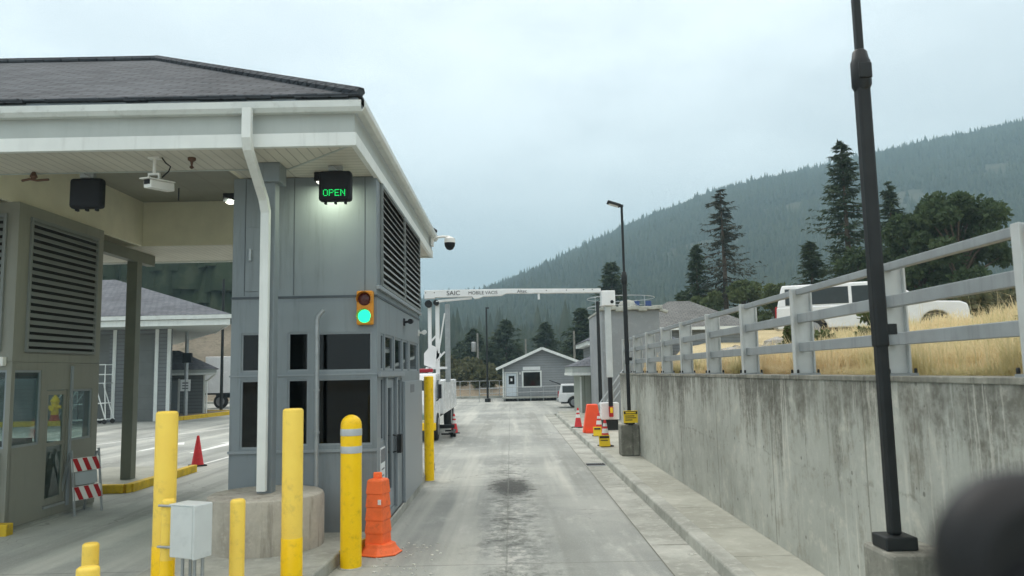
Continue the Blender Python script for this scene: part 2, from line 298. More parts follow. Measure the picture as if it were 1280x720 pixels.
# ------------------------------------------------------------------ mesh building
ORG = {}
def tag(o, label=None, cat=None, group=None, kind=None):
    if label: o['label'] = label
    if cat: o['category'] = cat
    if group: o['group'] = group
    if kind: o['kind'] = kind
    return o
def thing(name, label, cat, loc=(0, 0, 0), group=None, local=False):
    o = bpy.data.objects.new(name, None); COL.objects.link(o); o.location = loc
    o.empty_display_size = .2
    ORG[o.name] = Vector((0, 0, 0)) if local else Vector(loc)
    return tag(o, label, cat, group)
class MB:
    def __init__(s): s.v = []; s.f = []
    def add(s, vs, fs):
        b = len(s.v); s.v += [tuple(v) for v in vs]; s.f += [tuple(b+i for i in f) for f in fs]; return s
    def box(s, x0, x1, y0, y1, z0, z1):
        return s.add([(x0,y0,z0),(x1,y0,z0),(x1,y1,z0),(x0,y1,z0),(x0,y0,z1),(x1,y0,z1),(x1,y1,z1),(x0,y1,z1)],
                     [(0,3,2,1),(4,5,6,7),(0,1,5,4),(1,2,6,5),(2,3,7,6),(3,0,4,7)])
    def obox(s, c, size, rot=(0, 0, 0)):
        from mathutils import Euler
        mt = Euler(rot).to_matrix(); h = [d/2 for d in size]; c = Vector(c)
        vs = [c+mt @ Vector((a*h[0], b*h[1], d*h[2])) for d in (-1, 1) for a, b in ((-1,-1),(1,-1),(1,1),(-1,1))]
        return s.add(vs, [(0,3,2,1),(4,5,6,7),(0,1,5,4),(1,2,6,5),(2,3,7,6),(3,0,4,7)])
    def beam(s, p0, p1, w, h, up=(0, 0, 1)):
        p0, p1 = Vector(p0), Vector(p1); d = (p1-p0).normalized(); up = Vector(up)
        if abs(d.dot(up)) > .99: up = Vector((0, 1, 0))
        a = d.cross(up).normalized(); b = a.cross(d)
        vs = [p+a*(i*w/2)+b*(j*h/2) for p in (p0, p1) for i, j in ((-1,-1),(1,-1),(1,1),(-1,1))]
        return s.add(vs, [(0,1,2,3),(4,7,6,5),(0,4,5,1),(1,5,6,2),(2,6,7,3),(3,7,4,0)])
    def tube(s, pts, r, n=10, caps=True, r_list=None):
        pts = [Vector(p) for p in pts]; rings = []; prev = None
        for i, p in enumerate(pts):
            d = (pts[min(i+1, len(pts)-1)]-pts[max(i-1, 0)]).normalized()
            if prev is None:
                a = d.cross(Vector((0, 0, 1)) if abs(d.z) < .9 else Vector((1, 0, 0))).normalized()
            else: a = (prev-d*prev.dot(d)).normalized()
            prev = a; b = d.cross(a); rr = r_list[i] if r_list else r
            rings.append([p+a*(rr*math.cos(2*math.pi*k/n))+b*(rr*math.sin(2*math.pi*k/n)) for k in range(n)])
        vs = [v for rg in rings for v in rg]; fs = []
        for i in range(len(pts)-1):
            for k in range(n):
                fs.append((i*n+k, i*n+(k+1) % n, (i+1)*n+(k+1) % n, (i+1)*n+k))
        if caps: fs += [tuple(range(n))[::-1], tuple((len(pts)-1)*n+k for k in range(n))]
        return s.add(vs, fs)
    def lathe(s, prof, c=(0, 0, 0), n=24, axis='Z', phase=0.):
        vs = []; fs = []
        for r, z in prof:
            for k in range(n):
                a = 2*math.pi*k/n+phase; x, y = r*math.cos(a), r*math.sin(a)
                p = (x, y, z) if axis == 'Z' else ((x, z, y) if axis == 'Y' else (z, x, y))
                vs.append((p[0]+c[0], p[1]+c[1], p[2]+c[2]))
        for i in range(len(prof)-1):
            for k in range(n): fs.append((i*n+k, i*n+(k+1) % n, (i+1)*n+(k+1) % n, (i+1)*n+k))
        fs += [tuple(range(n))[::-1], tuple((len(prof)-1)*n+k for k in range(n))]
        return s.add(vs, fs)
    def prism(s, pts, axis, a0, a1):
        """2-D outline extruded: axis X -> (y,z), Y -> (x,z), Z -> (x,y)"""
        f = {'X': lambda p, a: (a, p[0], p[1]), 'Y': lambda p, a: (p[0], a, p[1]), 'Z': lambda p, a: (p[0], p[1], a)}[axis]
        n = len(pts); vs = [f(p, a0) for p in pts]+[f(p, a1) for p in pts]
        fs = [tuple(range(n))[::-1], tuple(range(n, 2*n))]+[(i, (i+1) % n, n+(i+1) % n, n+i) for i in range(n)]
        return s.add(vs, fs)
    def quad(s, *p): return s.add(p, [tuple(range(len(p)))])
    def wall(s, axis, u0, u1, z0, z1, at, thick, holes):
        """a wall with openings; axis 'X': runs along x at y=at..at+thick; 'Y': runs along y at x=at..at+thick"""
        us = sorted({u0, u1, *[h[0] for h in holes], *[h[1] for h in holes]})
        zs = sorted({z0, z1, *[h[2] for h in holes], *[h[3] for h in holes]})
        solid = lambda i, j: 0 <= i < len(us)-1 and 0 <= j < len(zs)-1 and not any(
            h[0] <= (us[i]+us[i+1])/2 <= h[1] and h[2] <= (zs[j]+zs[j+1])/2 <= h[3] for h in holes)
        P = (lambda u, w, z: (u, w, z)) if axis == 'X' else (lambda u, w, z: (w, u, z))
        a, b = at, at+thick
        for i in range(len(us)-1):
            for j in range(len(zs)-1):
                if not solid(i, j): continue
                U0, U1, Z0, Z1 = us[i], us[i+1], zs[j], zs[j+1]
                s.quad(P(U0,a,Z0), P(U1,a,Z0), P(U1,a,Z1), P(U0,a,Z1)); s.quad(P(U1,b,Z0), P(U0,b,Z0), P(U0,b,Z1), P(U1,b,Z1))
                if not solid(i-1, j): s.quad(P(U0,b,Z0), P(U0,a,Z0), P(U0,a,Z1), P(U0,b,Z1))
                if not solid(i+1, j): s.quad(P(U1,a,Z0), P(U1,b,Z0), P(U1,b,Z1), P(U1,a,Z1))
                if not solid(i, j-1): s.quad(P(U0,b,Z0), P(U1,b,Z0), P(U1,a,Z0), P(U0,a,Z0))
                if not solid(i, j+1): s.quad(P(U0,a,Z1), P(U1,a,Z1), P(U1,b,Z1), P(U0,b,Z1))
        return s
    def build(s, name, material, parent=None, loc=None, smooth=False, bevel=0., seg=2, mats=None):
        me = bpy.data.meshes.new(name)
        o = Vector((0, 0, 0))
        if parent is not None: o = ORG[parent.name]
        elif loc is not None: o = Vector(loc)
        me.from_pydata([(v[0]-o.x, v[1]-o.y, v[2]-o.z) for v in s.v], [], s.f)
        import bmesh
        bm = bmesh.new(); bm.from_mesh(me); bmesh.ops.recalc_face_normals(bm, faces=bm.faces)
        bm.to_mesh(me); bm.free()
        me.materials.append(material)
        ob = bpy.data.objects.new(name, me); COL.objects.link(ob)
        if parent is not None: ob.parent = parent; ORG[ob.name] = o
        else: ob.location = o; ORG[ob.name] = o
        if smooth:
            me.polygons.foreach_set('use_smooth', [True]*len(me.polygons)); me.set_sharp_from_angle(angle=R(40))
        if bevel:
            b = ob.modifiers.new('edge', 'BEVEL'); b.width = bevel; b.segments = seg; b.limit_method = 'ANGLE'; b.angle_limit = R(35)
        return ob
def children(o): return [c for c in bpy.data.objects if c.parent == o]
KIDS = {}
def copy_tree(o, parent=None):
    c = o.copy(); COL.objects.link(c)
    if parent is not None: c.parent = parent
    for ch in list(o.children): copy_tree(ch, c)
    return c
def place(o, loc, rz=0., label=None, scale=1.):
    o.location = loc; o.rotation_euler = (0, 0, rz); o.scale = (scale,)*3
    if label: o['label'] = label
    return o
def struct(o): o['kind'] = 'structure'; return o
def np_mesh(name, V, F, material, loc=(0, 0, 0), parent=None, smooth=False):
    me = bpy.data.meshes.new(name); k = F.shape[1]
    me.vertices.add(len(V)); me.vertices.foreach_set('co', (V-np.array(loc)).astype(np.float32).ravel())
    me.loops.add(F.size); me.loops.foreach_set('vertex_index', F.astype(np.int32).ravel())
    me.polygons.add(len(F)); me.polygons.foreach_set('loop_start', np.arange(0, F.size, k, dtype=np.int32))
    if smooth: me.polygons.foreach_set('use_smooth', np.ones(len(F), bool))
    me.update(calc_edges=True); me.materials.append(material)
    o = bpy.data.objects.new(name, me); COL.objects.link(o)
    if parent is not None: o.parent = parent
    else: o.location = loc
    ORG[o.name] = Vector(loc)
    return o
def text_mesh(name, body, size, material, parent, loc, rot=(R(90), 0, 0), depth=.004, align='LEFT', sx=1.):
    cu = bpy.data.curves.new(name, 'FONT'); cu.body = body; cu.size = size; cu.extrude = depth; cu.align_x = align
    tmp = bpy.data.objects.new(name, cu); COL.objects.link(tmp)
    dg = bpy.context.evaluated_depsgraph_get(); me = bpy.data.meshes.new_from_object(tmp.evaluated_get(dg))
    bpy.data.objects.remove(tmp); bpy.data.curves.remove(cu)
    me.materials.clear(); me.materials.append(material)
    from mathutils import Euler
    mt = Matrix.Translation(Vector(loc)-ORG[parent.name]) @ Euler(rot).to_matrix().to_4x4() @ Matrix.Diagonal((sx, 1, 1, 1))
    me.transform(mt)
    o = bpy.data.objects.new(name, me); COL.objects.link(o); o.parent = parent; return o
def smoothstep(x, a, b):
    t = np.clip((x-a)/(b-a), 0, 1); return t*t*(3-2*t)
def vnoise(x, y, seed=0):
    """cheap smooth value noise on arrays"""
    xi, yi = np.floor(x).astype(int), np.floor(y).astype(int); fx, fy = x-xi, y-yi
    fx = fx*fx*(3-2*fx); fy = fy*fy*(3-2*fy)
    h = lambda a, b: (np.sin((a*127.1+b*311.7+seed*74.7))*43758.5453) % 1.0
    return (h(xi,yi)*(1-fx)+h(xi+1,yi)*fx)*(1-fy)+(h(xi,yi+1)*(1-fx)+h(xi+1,yi+1)*fx)*fy
def fbm(x, y, seed=0, o=4):
    s = 0; a = .5
    for i in range(o): s = s+a*vnoise(x*2**i, y*2**i, seed+i); a *= .5
    return s
def sheet(name, xs, ys, zf, material):
    X, Y = np.meshgrid(xs, ys); Z = zf(X, Y)
    V = np.stack([X.ravel(), Y.ravel(), Z.ravel()], 1); nx, ny = len(xs), len(ys)
    i = np.arange(nx-1)[None, :]+nx*np.arange(ny-1)[:, None]; i = i.ravel()
    return np_mesh(name, V, np.stack([i, i+1, i+nx+1, i+nx], 1), material, smooth=True)

# ------------------------------------------------------------------ SETTING: ground, lane, kerb, sidewalk, bank, hills
g = MB().quad((-3000,-600,-.06), (3000,-600,-.06), (3000,3500,-.06), (-3000,3500,-.06)).build('ground', M['dirt']); struct(g)
pv = MB().quad((-60,-90,0), (2.0,-90,0), (2.0,66.5,0), (-60,66.5,0)).quad((2.0,40,0), (14,40,0), (14,66.5,0), (2.0,66.5,0)).build('pavement', M['pavement']); struct(pv)
gp = MB().quad((1.71,-6,.004), (2.19,-6,.004), (2.19,40,.004), (1.71,40,.004)).build('gutter_pan', M['concrete']); struct(gp)
jt = MB()
jt.quad((1.698,-6,.005), (1.711,-6,.005), (1.711,40,.005), (1.698,40,.005))
for k in range(16):
    y = 2.6+k*2.44; jt.quad((1.72,y,.0085), (2.185,y,.0085), (2.185,y+.014,.0085), (1.72,y+.014,.0085))
struct(jt.build('gutter_joint', mat('dark_joint_filler', S(104, 104, 96), .9)))
kb = MB().prism([(2.19,-.02), (2.40,-.02), (2.40,.15), (2.24,.15), (2.215,.14), (2.205,.12)], 'Y', -6, 38.5)
struct(kb.build('kerb', M['concrete'], bevel=.008))
sw = MB()
for k in range(29):
    y = -5+k*1.52; sw.box(2.405, 3.07, y, y+1.508, -.02, .142)
sw.box(2.405, 3.9, 39.1, 40, -.02, .142).box(3.075, 6, 22.1, 39.0, -.02, .138)
struct(sw.build('sidewalk', M['sidewalk'], bevel=.006))
# painted lane lines in the truck lanes beyond the booths
ln = MB()
def stripe(p, q, w=.11, z=.005):
    p, q = Vector((*p, z)), Vector((*q, z)); a = (q-p).cross(Vector((0, 0, 1))).normalized()*w/2
    ln.quad(p-a, q-a, q+a, p+a)
stripe((-15.5, 22.), (-11.6, 38.)); stripe((-8.1, 17.5), (-7.7, 27.)); stripe((-26, 62), (8, 62.5), .12)
ln.prism([(-9.6,23.2), (-9.45,23.2), (-9.25,26.6), (-9.0,26.6), (-9.5,28.), (-9.95,26.6), (-9.65,26.6)], 'Z', .001, .006)
ln.prism([(-11.6,24.2), (-11.45,24.2), (-11.2,26.2), (-11.0,26.2), (-11.4,27.2), (-11.85,26.2), (-11.6,26.2)], 'Z', .001, .006)
struct(ln.build('lane_marking', mat('worn_white_road_paint', S(214, 216, 212), .7, var=.1, scale=3)))
# booth island
isl = MB().prism([(-4.0,6.2), (-2.28,6.2), (-2.17,7.3), (-2.09,8.4), (-2.04,9.35), (-1.86,10.0), (-1.80,10.1), (-1.80,18.2), (-4.0,18.2)], 'Z', -.02, .15)
struct(isl.build('traffic_island', M['concrete'], bevel=.02))
# yellow painted kerbs: each a thing-like strip of the setting
def ykerb(pts, w=.16, z0=-.01, z1=.165):
    m = MB()
    for a, b in zip(pts[:-1], pts[1:]): m.beam((*a, (z0+z1)/2), (*b, (z0+z1)/2), w, z1-z0)
    return struct(m.build('yellow_kerb', M['kerb_yellow'], bevel=.015))
ykerb([(-9.6, 11.32), (-7.29, 11.44)], .18)
ykerb([(-9.3, 15.42), (-7.62, 15.42), (-7.56, 15.5), (-7.56, 18.6)])
i2 = MB().prism([(-9.6,15.52), (-7.66,15.52), (-7.66,18.6), (-9.6,18.6)], 'Z', -.02, .15)
struct(i2.build('column_island', M['sidewalk']))
i3 = MB().box(-10.2, -7.47, 11.75, 14.0, -.02, .13); struct(i3.build('booth_island', M['concrete']))
arc = [(hx(222, 41.5), 41.2)]+[(-17.6+.1*k, 41.6+6.*k/8) for k in range(9)]+[(-17.6, 48.6), (-19.5, 49.4)]
ykerb(arc, .25, -.01, .2)
i4 = MB().prism([(p[0]-.05, p[1]) for p in arc[1:]]+[(-21, 49.4), (-19, 41.4)], 'Z', -.02, .16); struct(i4.build('planting_island', M['dirt']))
ykerb([(-27, 38.6), (-22.3, 38.6)], .25, -.01, .25)
MBk = MB().prism([(-2.06,9.30), (-2.03,9.28), (-1.84,10.0), (-1.87,10.02)], 'Z', -.01, .156)
struct(MBk.build('yellow_kerb', M['kerb_yellow']))

def bank_z(X, Y):
    base = 2.0+1.10*smoothstep(X, 3.2, 11.5)
    base = base-.05*smoothstep(Y, 22.5, 25)*smoothstep(X, 6, 9)+(3.2*smoothstep(Y, 32, 80)+3*smoothstep(Y, 70, 160))
    base = base+.16*(fbm(X*.6, Y*.6, 3)-.5)*smoothstep(X, 3.6, 5)
    edge = 3.15+smoothstep(Y, 21.8, 22.4)*4.2+smoothstep(Y, 40, 55)*8
    w = .02+1.6*smoothstep(Y, 22.4, 30)
    return -.05+(base+.05)*smoothstep(X, edge-.05, edge+w)
xs = np.concatenate([[3.16, 3.2, 3.4], np.arange(3.8, 20, .5), np.arange(20, 160, 4)])
ys = np.concatenate([np.arange(-8, 21.8, .6), [21.8, 21.95, 22.1, 22.4], np.arange(23, 60, 1.), np.arange(60, 240, 6)])
struct(sheet('grass_bank', xs, ys, bank_z, M['bank']))

# far terrain ---------------------------------------------------------
RX = np.array([-900, -400, -230, -96, -45, 81, 210, 340, 470, 600, 835, 1100, 1700])
RZ = np.array([22, 45, 92, 127, 133, 180, 234, 281, 307, 334, 383, 420, 430])
def mount_z(X, Y):
    az = X/np.maximum(Y, 60)*1200
    top = np.interp(az, RX, RZ-14)
    prof = smoothstep(Y, 230, 1230)**.85
    rug = 26*(fbm(X*.006+3, Y*.006, 11, 4)-.5)*smoothstep(Y, 250, 600)*(1-.75*smoothstep(Y, 1050, 1200))
    back = 1-.35*smoothstep(Y, 1260, 1900)
    return (top*prof+rug*prof)*back*(np.minimum(Y, 1230)/1230)**.15-1.0
struct(sheet('mountain', np.linspace(-900, 1700, 150), np.linspace(180, 1900, 110), mount_z, M['mount']))
def lefthill_z(X, Y):
    lim = smoothstep(-X/np.maximum(Y, 30), .17, .30)
    return (9*smoothstep(Y, 64, 92)+105*smoothstep(Y, 92, 380)+8*(fbm(X*.02, Y*.02, 5)-.5)*smoothstep(Y, 90, 200))*lim-.4
struct(sheet('left_hillside', np.linspace(-520, -8, 110), np.linspace(58, 420, 90), lefthill_z, M['slope']))
def mid_z(X, Y): return -.3+1.5*smoothstep(Y, 68, 76)*(1-.6*smoothstep(X, -3, 1))+.5*fbm(X*.3, Y*.3, 9)*smoothstep(Y, 68, 72)-.02
struct(sheet('dirt_embankment', np.linspace(-40, 22, 60), np.linspace(67.5, 130, 60), mid_z, M['dirt']))

def cone_forest(name, pts, hs, material, sides=6, tiers=2):
    """many small conifers in one mesh"""
    n = len(pts); rings = []; Fs = []
    a = np.linspace(0, 2*np.pi, sides, endpoint=False)
    tv = []; tf = []; b = 0
    for k in range(tiers):
        z0 = .06+.9*k/tiers*.85; z1 = 1. if k == tiers-1 else z0+.62; r = .17*(1-z0)+.012
        for j in range(sides): tv.append((r*np.cos(a[j]+k), r*np.sin(a[j]+k), z0))
        tv.append((0, 0, z1))
        for j in range(sides): tf.append((b+j, b+(j+1) % sides, b+sides))
        b += sides+1
    tv = np.array(tv); tf = np.array(tf)
    rot = rng.uniform(0, 6.28, n); wid = rng.uniform(.75, 1.35, n)*hs
    jit = rng.uniform(.7, 1.3, (n, len(tv)))
    x = (tv[None, :, 0]*np.cos(rot)[:, None]-tv[None, :, 1]*np.sin(rot)[:, None])*wid[:, None]*jit+pts[:, 0:1]
    y = (tv[None, :, 0]*np.sin(rot)[:, None]+tv[None, :, 1]*np.cos(rot)[:, None])*wid[:, None]*jit+pts[:, 1:2]
    z = tv[None, :, 2]*hs[:, None]+pts[:, 2:3]
    V = np.stack([x, y, z], 2).reshape(-1, 3)
    F = (tf[None]+(np.arange(n)*len(tv))[:, None, None]).reshape(-1, 3)
    return tag(np_mesh(name, V, F, material), kind='stuff')
N = 66000
Y = np.sqrt(rng.uniform(250**2, 1290**2, N)); AZ = rng.uniform(-.16, .86, N); X = AZ*Y
gap = fbm(X*.012, Y*.012, 21, 4)
keep = gap > .36+.10*(fbm(X*.004, Y*.004, 8, 2)-.5)-.14*smoothstep(Y, 950, 1200)
X, Y = X[keep], Y[keep]
hs = rng.uniform(7, 15, len(X))*(.7+.7*fbm(X*.006, Y*.006, 41, 3))*(1+.4*(rng.random(len(X)) > .93)); P3 = np.stack([X, Y, mount_z(X, Y)-1], 1); nr_ = Y < 560
o = cone_forest('mountain_forest', P3[~nr_], hs[~nr_], M['forest'])
tag(o, 'dense dark conifer forest covering the whole mountain slope', 'forest')
o = cone_forest('valley_forest', P3[nr_], hs[nr_]*1.15, M['forest'], 7, 4)
tag(o, 'dark conifer forest at the foot of the mountain behind the houses', 'forest')
N = 3600
Y = rng.uniform(96, 330, N); X = -rng.uniform(.2, .72, N)*Y
o = cone_forest('hillside_forest', np.stack([X, Y, lefthill_z(X, Y)-.5], 1), rng.uniform(11, 24, N), M['forest_near'], 8, 5)
tag(o, 'conifer wood on the hillside seen under the canopy roof', 'forest')

# ------------------------------------------------------------------ trees
def fir(name, x, y, z, h, r, material, label, nb=150, k=14, tuft=.5, droop=.25, bare=.08, dens=1., power=.85, irregular=.35, group='conifers near the road', topbare=0.):
    t = thing(name, label, 'tree', (x, y, z), group)
    nb = int(nb*dens)
    tt = rng.random(nb)**.9*(1-bare)+bare
    sect = rng.uniform(0, 6.28, 5); az = rng.uniform(0, 6.28, nb)
    L = r*((1-tt)**power)*(1-irregular+irregular*2*rng.random(nb))*(.75+.4*np.sin(az*2+tt*9+sect[0])**2)+.18
    if topbare: L = L*np.where(tt > 1-topbare, .75, 1.)
    V = []
    s = (np.arange(k)+rng.random((nb, k)))/k; s = .12+.88*s
    px = np.cos(az)[:, None]*L[:, None]*s; py = np.sin(az)[:, None]*L[:, None]*s
    pz = (tt*h)[:, None]-droop*L[:, None]*s+.22*L[:, None]*s**3+rng.normal(0, .07, (nb, k))*tuft
    C = np.stack([px, py, pz], 2).reshape(-1, 3); C[:, :2] += rng.normal(0, .16*tuft, (len(C), 2))
    n = len(C); aa = np.repeat(az, k)+rng.normal(0, .75, n)
    ln_ = tuft*rng.uniform(.55, 1.35, n); w = ln_*rng.uniform(.22, .42, n)
    d = np.stack([np.cos(aa), np.sin(aa), rng.normal(-.28, .3, n)], 1)*ln_[:, None]
    sd = np.stack([-np.sin(aa), np.cos(aa), rng.normal(0, .6, n)], 1)*w[:, None]
    V = np.stack([C-sd*.5-d*.15, C+sd*.5-d*.15, C+sd*.35+d*.45, C+d, C-sd*.35+d*.45], 1).reshape(-1, 3)
    F = (np.arange(n)*5)[:, None]+np.array([0, 1, 2, 3, 4])[None]
    crown = np_mesh('crown', V, F, material, parent=t)
    tr = MB().tube([(x, y, z-1), (x+.05, y, z+h*.5), (x, y, z+h*.985)], .1, 8, r_list=[h*.018+.05, h*.011+.03, .015])
    for i in range(0, nb, max(1, nb//40)):
        zb = z+tt[i]*h; tr.tube([(x, y, zb), (x+math.cos(az[i])*L[i]*.9, y+math.sin(az[i])*L[i]*.9, zb-droop*L[i]*.7)], .02, 4, r_list=[.035+.004*L[i], .012])
    tr.build('trunk', M['bark'], t, smooth=True)
    return t
def clump_tree(name, x, y, z, h, r, material, label, n_clump=34, per=150, leaf=.3, flat=.75, group='broad trees behind the bank', trunk=True, csize=.34, low=.25):
    t = thing(name, label, 'tree' if trunk else 'shrub', (x, y, z), group)
    cs = []
    for i in range(n_clump):
        a = random.uniform(0, 6.28); q = random.random()**.5; zz = random.uniform(low, 1)
        rad = r*q*math.sqrt(max(.05, 1-((zz-.45)/.6)**2))
        cs.append((math.cos(a)*rad, math.sin(a)*rad, zz*h*.93, r*csize*random.uniform(.6, 1.25)))
    Vs = []
    for cx, cy, cz, cr in cs:
        m = int(per*random.uniform(.7, 1.2)); u = rng.normal(0, 1, (m, 3)); u /= np.linalg.norm(u, axis=1)[:, None]
        rad = cr*rng.random(m)**.45; P = u*rad[:, None]*np.array([1, 1, flat])+np.array([cx, cy, cz])
        d = u*.8+rng.normal(0, .6, (m, 3)); d /= np.linalg.norm(d, axis=1)[:, None]; sd = np.cross(d, rng.normal(0, 1, (m, 3))); sd /= np.linalg.norm(sd, axis=1)[:, None]
        L = leaf*rng.uniform(.6, 1.4, m)[:, None]
        Vs.append(np.stack([P-sd*L*.22, P+sd*L*.22, P+sd*L*.3+d*L*.6, P+d*L, P-sd*L*.3+d*L*.6], 1).reshape(-1, 3))
    V = np.concatenate(Vs); n = len(V)//5
    np_mesh('crown', V, (np.arange(n)*5)[:, None]+np.arange(5)[None], material, parent=t)
    if trunk:
        tr = MB().tube([(x, y, z-1), (x+.1, y, z+h*.4), (x, y, z+h*.8)], .1, 8, r_list=[h*.03, h*.02, .04])
        for cx, cy, cz, cr in cs: tr.tube([(x, y, z+max(h*.15, cz*.6)), (x+cx*.5, y+cy*.5, z+cz*.85), (x+cx, y+cy, z+cz)], .05, 5, r_list=[.09, .06, .025])
        tr.build('trunk', M['bark'], t, smooth=True)
    return t
G1 = 'tall conifers behind the fence'
def tree_at(fn, name, u, vtop, Y, ybase, r, material, label, **kw):
    zt = hz(u, vtop, Y); return fn(name, hx(u, Y, vtop), Y, ybase, zt-ybase, r, material, label, **kw)
tree_at(fir, 'conifer_tree', 899, 238, 70, 4.6, 3.3, M['fir_sparse'], 'thin half-bare grey conifer with a bent sparse top, against the mountain', nb=300, k=22, tuft=.30, droop=.32, irregular=.6, power=.5, group=G1, topbare=.35)
tree_at(fir, 'conifer_tree', 868, 308, 69, 4.6, 1.9, M['fir'], 'slim dark conifer close beside the half-bare grey one', nb=260, k=18, tuft=.34, group=G1)
tree_at(fir, 'conifer_tree', 1049, 180, 60, 4.3, 3.3, M['fir'], 'tallest dark conifer rising above the skyline over the white parked truck', nb=430, k=28, tuft=.31, irregular=.55, power=.66, group=G1)
tree_at(fir, 'conifer_tree', 1108, 230, 61, 4.3, 2.3, M['fir'], 'narrow pointed conifer just behind the near lamp post', nb=300, k=22, tuft=.32, group=G1)
tree_at(fir, 'conifer_tree', 1010, 304, 58, 4.2, 2.2, M['fir'], 'short dark young conifer at the foot of the tallest one', nb=260, k=20, tuft=.32, power=.8, group=G1)
tree_at(fir, 'conifer_tree', 763, 330, 92, 3.5, 3.0, M['fir'], 'dark round-shouldered conifer behind the far lamp post and rooftop hoops', nb=330, k=20, tuft=.45, group=G1, power=.55)
tree_at(clump_tree, 'pine_tree', 1188, 240, 50, 3.8, 3.5, M['pine'], 'broad dense round-topped pine right of the near lamp post', n_clump=95, per=420, leaf=.26, csize=.23, low=.12)
tree_at(clump_tree, 'pine_tree', 1145, 262, 52, 3.8, 2.6, M['pine'], 'lower bushy pine between the lamp post and the broad round-topped pine', n_clump=55, per=300, leaf=.28, csize=.26, low=.1)
tree_at(clump_tree, 'leafy_tree', 928, 350, 66, 4.2, 1.7, M['leaf'], 'pale green leafy tree on the right flank of the half-bare conifer', n_clump=30, per=300, leaf=.26, low=.1)
tree_at(clump_tree, 'leafy_tree', 884, 362, 66, 4.2, 1.5, M['leaf'], 'green leafy tree under the half-bare conifer, left of its trunk', n_clump=26, per=300, leaf=.26, low=.1)
tree_at(clump_tree, 'leafy_tree', 965, 350, 62, 4.2, 1.6, M['leaf'], 'small green leafy tree just left of the white parked truck', n_clump=20, per=280, leaf=.26, low=.1)
tree_at(clump_tree, 'leafy_tree', 1075, 305, 56, 3.8, 2.0, M['pine'], 'dark bushy tree filling the gap left of the near lamp post', n_clump=28, per=300, leaf=.26, low=.1)
tree_at(clump_tree, 'leafy_tree', 848, 366, 72, 3.5, 1.6, M['fir'], 'little dark tree above the pale hipped roof', n_clump=16, per=200, leaf=.3, low=.1)
for u, v, Y, r, lb in ((1232, 352, 46, 1.6, 'low dry bush on the bank right of the round-topped pine'), (1265, 345, 42, 1.7, 'tawny bush at the right edge behind the fence post'), (1215, 366, 36, 1.3, 'low brush just ahead of the white truck front')):
    zb = float(bank_z(np.array([hx(u, Y)]), np.array([float(Y)]))[0])
    clump_tree('shrub', hx(u, Y), Y, zb-.2, max(1.2, hz(u, v, Y)-zb), r, M['shrub'], lb, n_clump=22, per=130, leaf=.3, group='bushes on the bank', trunk=False, low=.1)
G2 = 'conifers behind the gabled house'
far = [(578, 428, 112, 3.2, 'dark conifer just right of the bucket truck mast'), (592, 412, 104, 3.6, 'conifer behind the wooden utility pole'), (612, 432, 100, 2.6, 'short conifer behind the slim black pole'),
       (632, 401, 102, 4.6, 'large conifer left of the gabled house roof'), (655, 448, 112, 2.8, 'low conifer peeping over the left roof slope of the gabled house'), (681, 403, 108, 3.2, 'pointed conifer directly above the gabled house roof ridge'),
       (700, 440, 112, 2.6, 'small conifer over the right roof slope of the gabled house'), (726, 386, 92, 3.8, 'tall conifer right of the gabled house above the small white fascia building'), (712, 425, 100, 2.8, 'conifer in front of the taller one, right of the gabled house'),
       (562, 440, 118, 3.4, 'dark conifer partly behind the bucket truck mast'), (744, 420, 96, 3., 'conifer behind the corner of the tall grey stucco building'), (645, 430, 118, 3., 'hazy conifer behind the large one left of the gabled house')]
for u, v, Y, r, lb in far: tree_at(fir, 'conifer_tree', u, v, Y, .8, r, M['fir'], lb, nb=300, k=18, tuft=.5, power=.75, group=G2)

# dry grass ----------------------------------------------------------
def blades(name, X, Y, zf, h, lean, w, material):
    n = len(X); Z = zf(X, Y)-.02; az = rng.uniform(0, 6.28, n); dx, dy = np.cos(az), np.sin(az)
    b = np.stack([X, Y, Z], 1); sd = np.stack([-dy, dx, np.zeros(n)], 1)*w[:, None]
    mid = b+np.stack([dx*lean*.35*h, dy*lean*.35*h, .6*h], 1); tip = b+np.stack([dx*lean*h, dy*lean*h, h*(1-.35*np.minimum(lean, 1))], 1)
    V = np.stack([b-sd, b+sd, mid+sd*.7, tip, mid-sd*.7], 1).reshape(-1, 3)
    F = ((np.arange(n)*5)[:, None, None]+np.array([[0, 1, 2], [0, 2, 4], [4, 2, 3]])[None]).reshape(-1, 3)
    return np_mesh(name, V, F, material)
n1, n2 = 150000, 150000
X = np.concatenate([3.44+rng.exponential(1.1, n1), rng.uniform(3.5, 19, n2)]); Y = np.concatenate([rng.uniform(2.5, 21.4, n1), rng.uniform(5, 27, n2)])
keep = (X < 20) & ((Y < 21.4) | (X > 9)); X, Y = X[keep], Y[keep]
h = (.11+.30*fbm(X*.8, Y*.8, 33)+.20*(fbm(X*2.2, Y*2.2, 35) > .56))*rng.uniform(.35, 1.3, len(X))+.34*(rng.random(len(X)) > .985)
lean = np.minimum(rng.uniform(.05, 1.7, len(X)), np.maximum(.05, (X-3.36)/h*.8))
go = blades('dry_grass', X, Y, bank_z, h, lean, rng.uniform(.0012, .0026, len(X))*(1+Y/9), M['grass'])
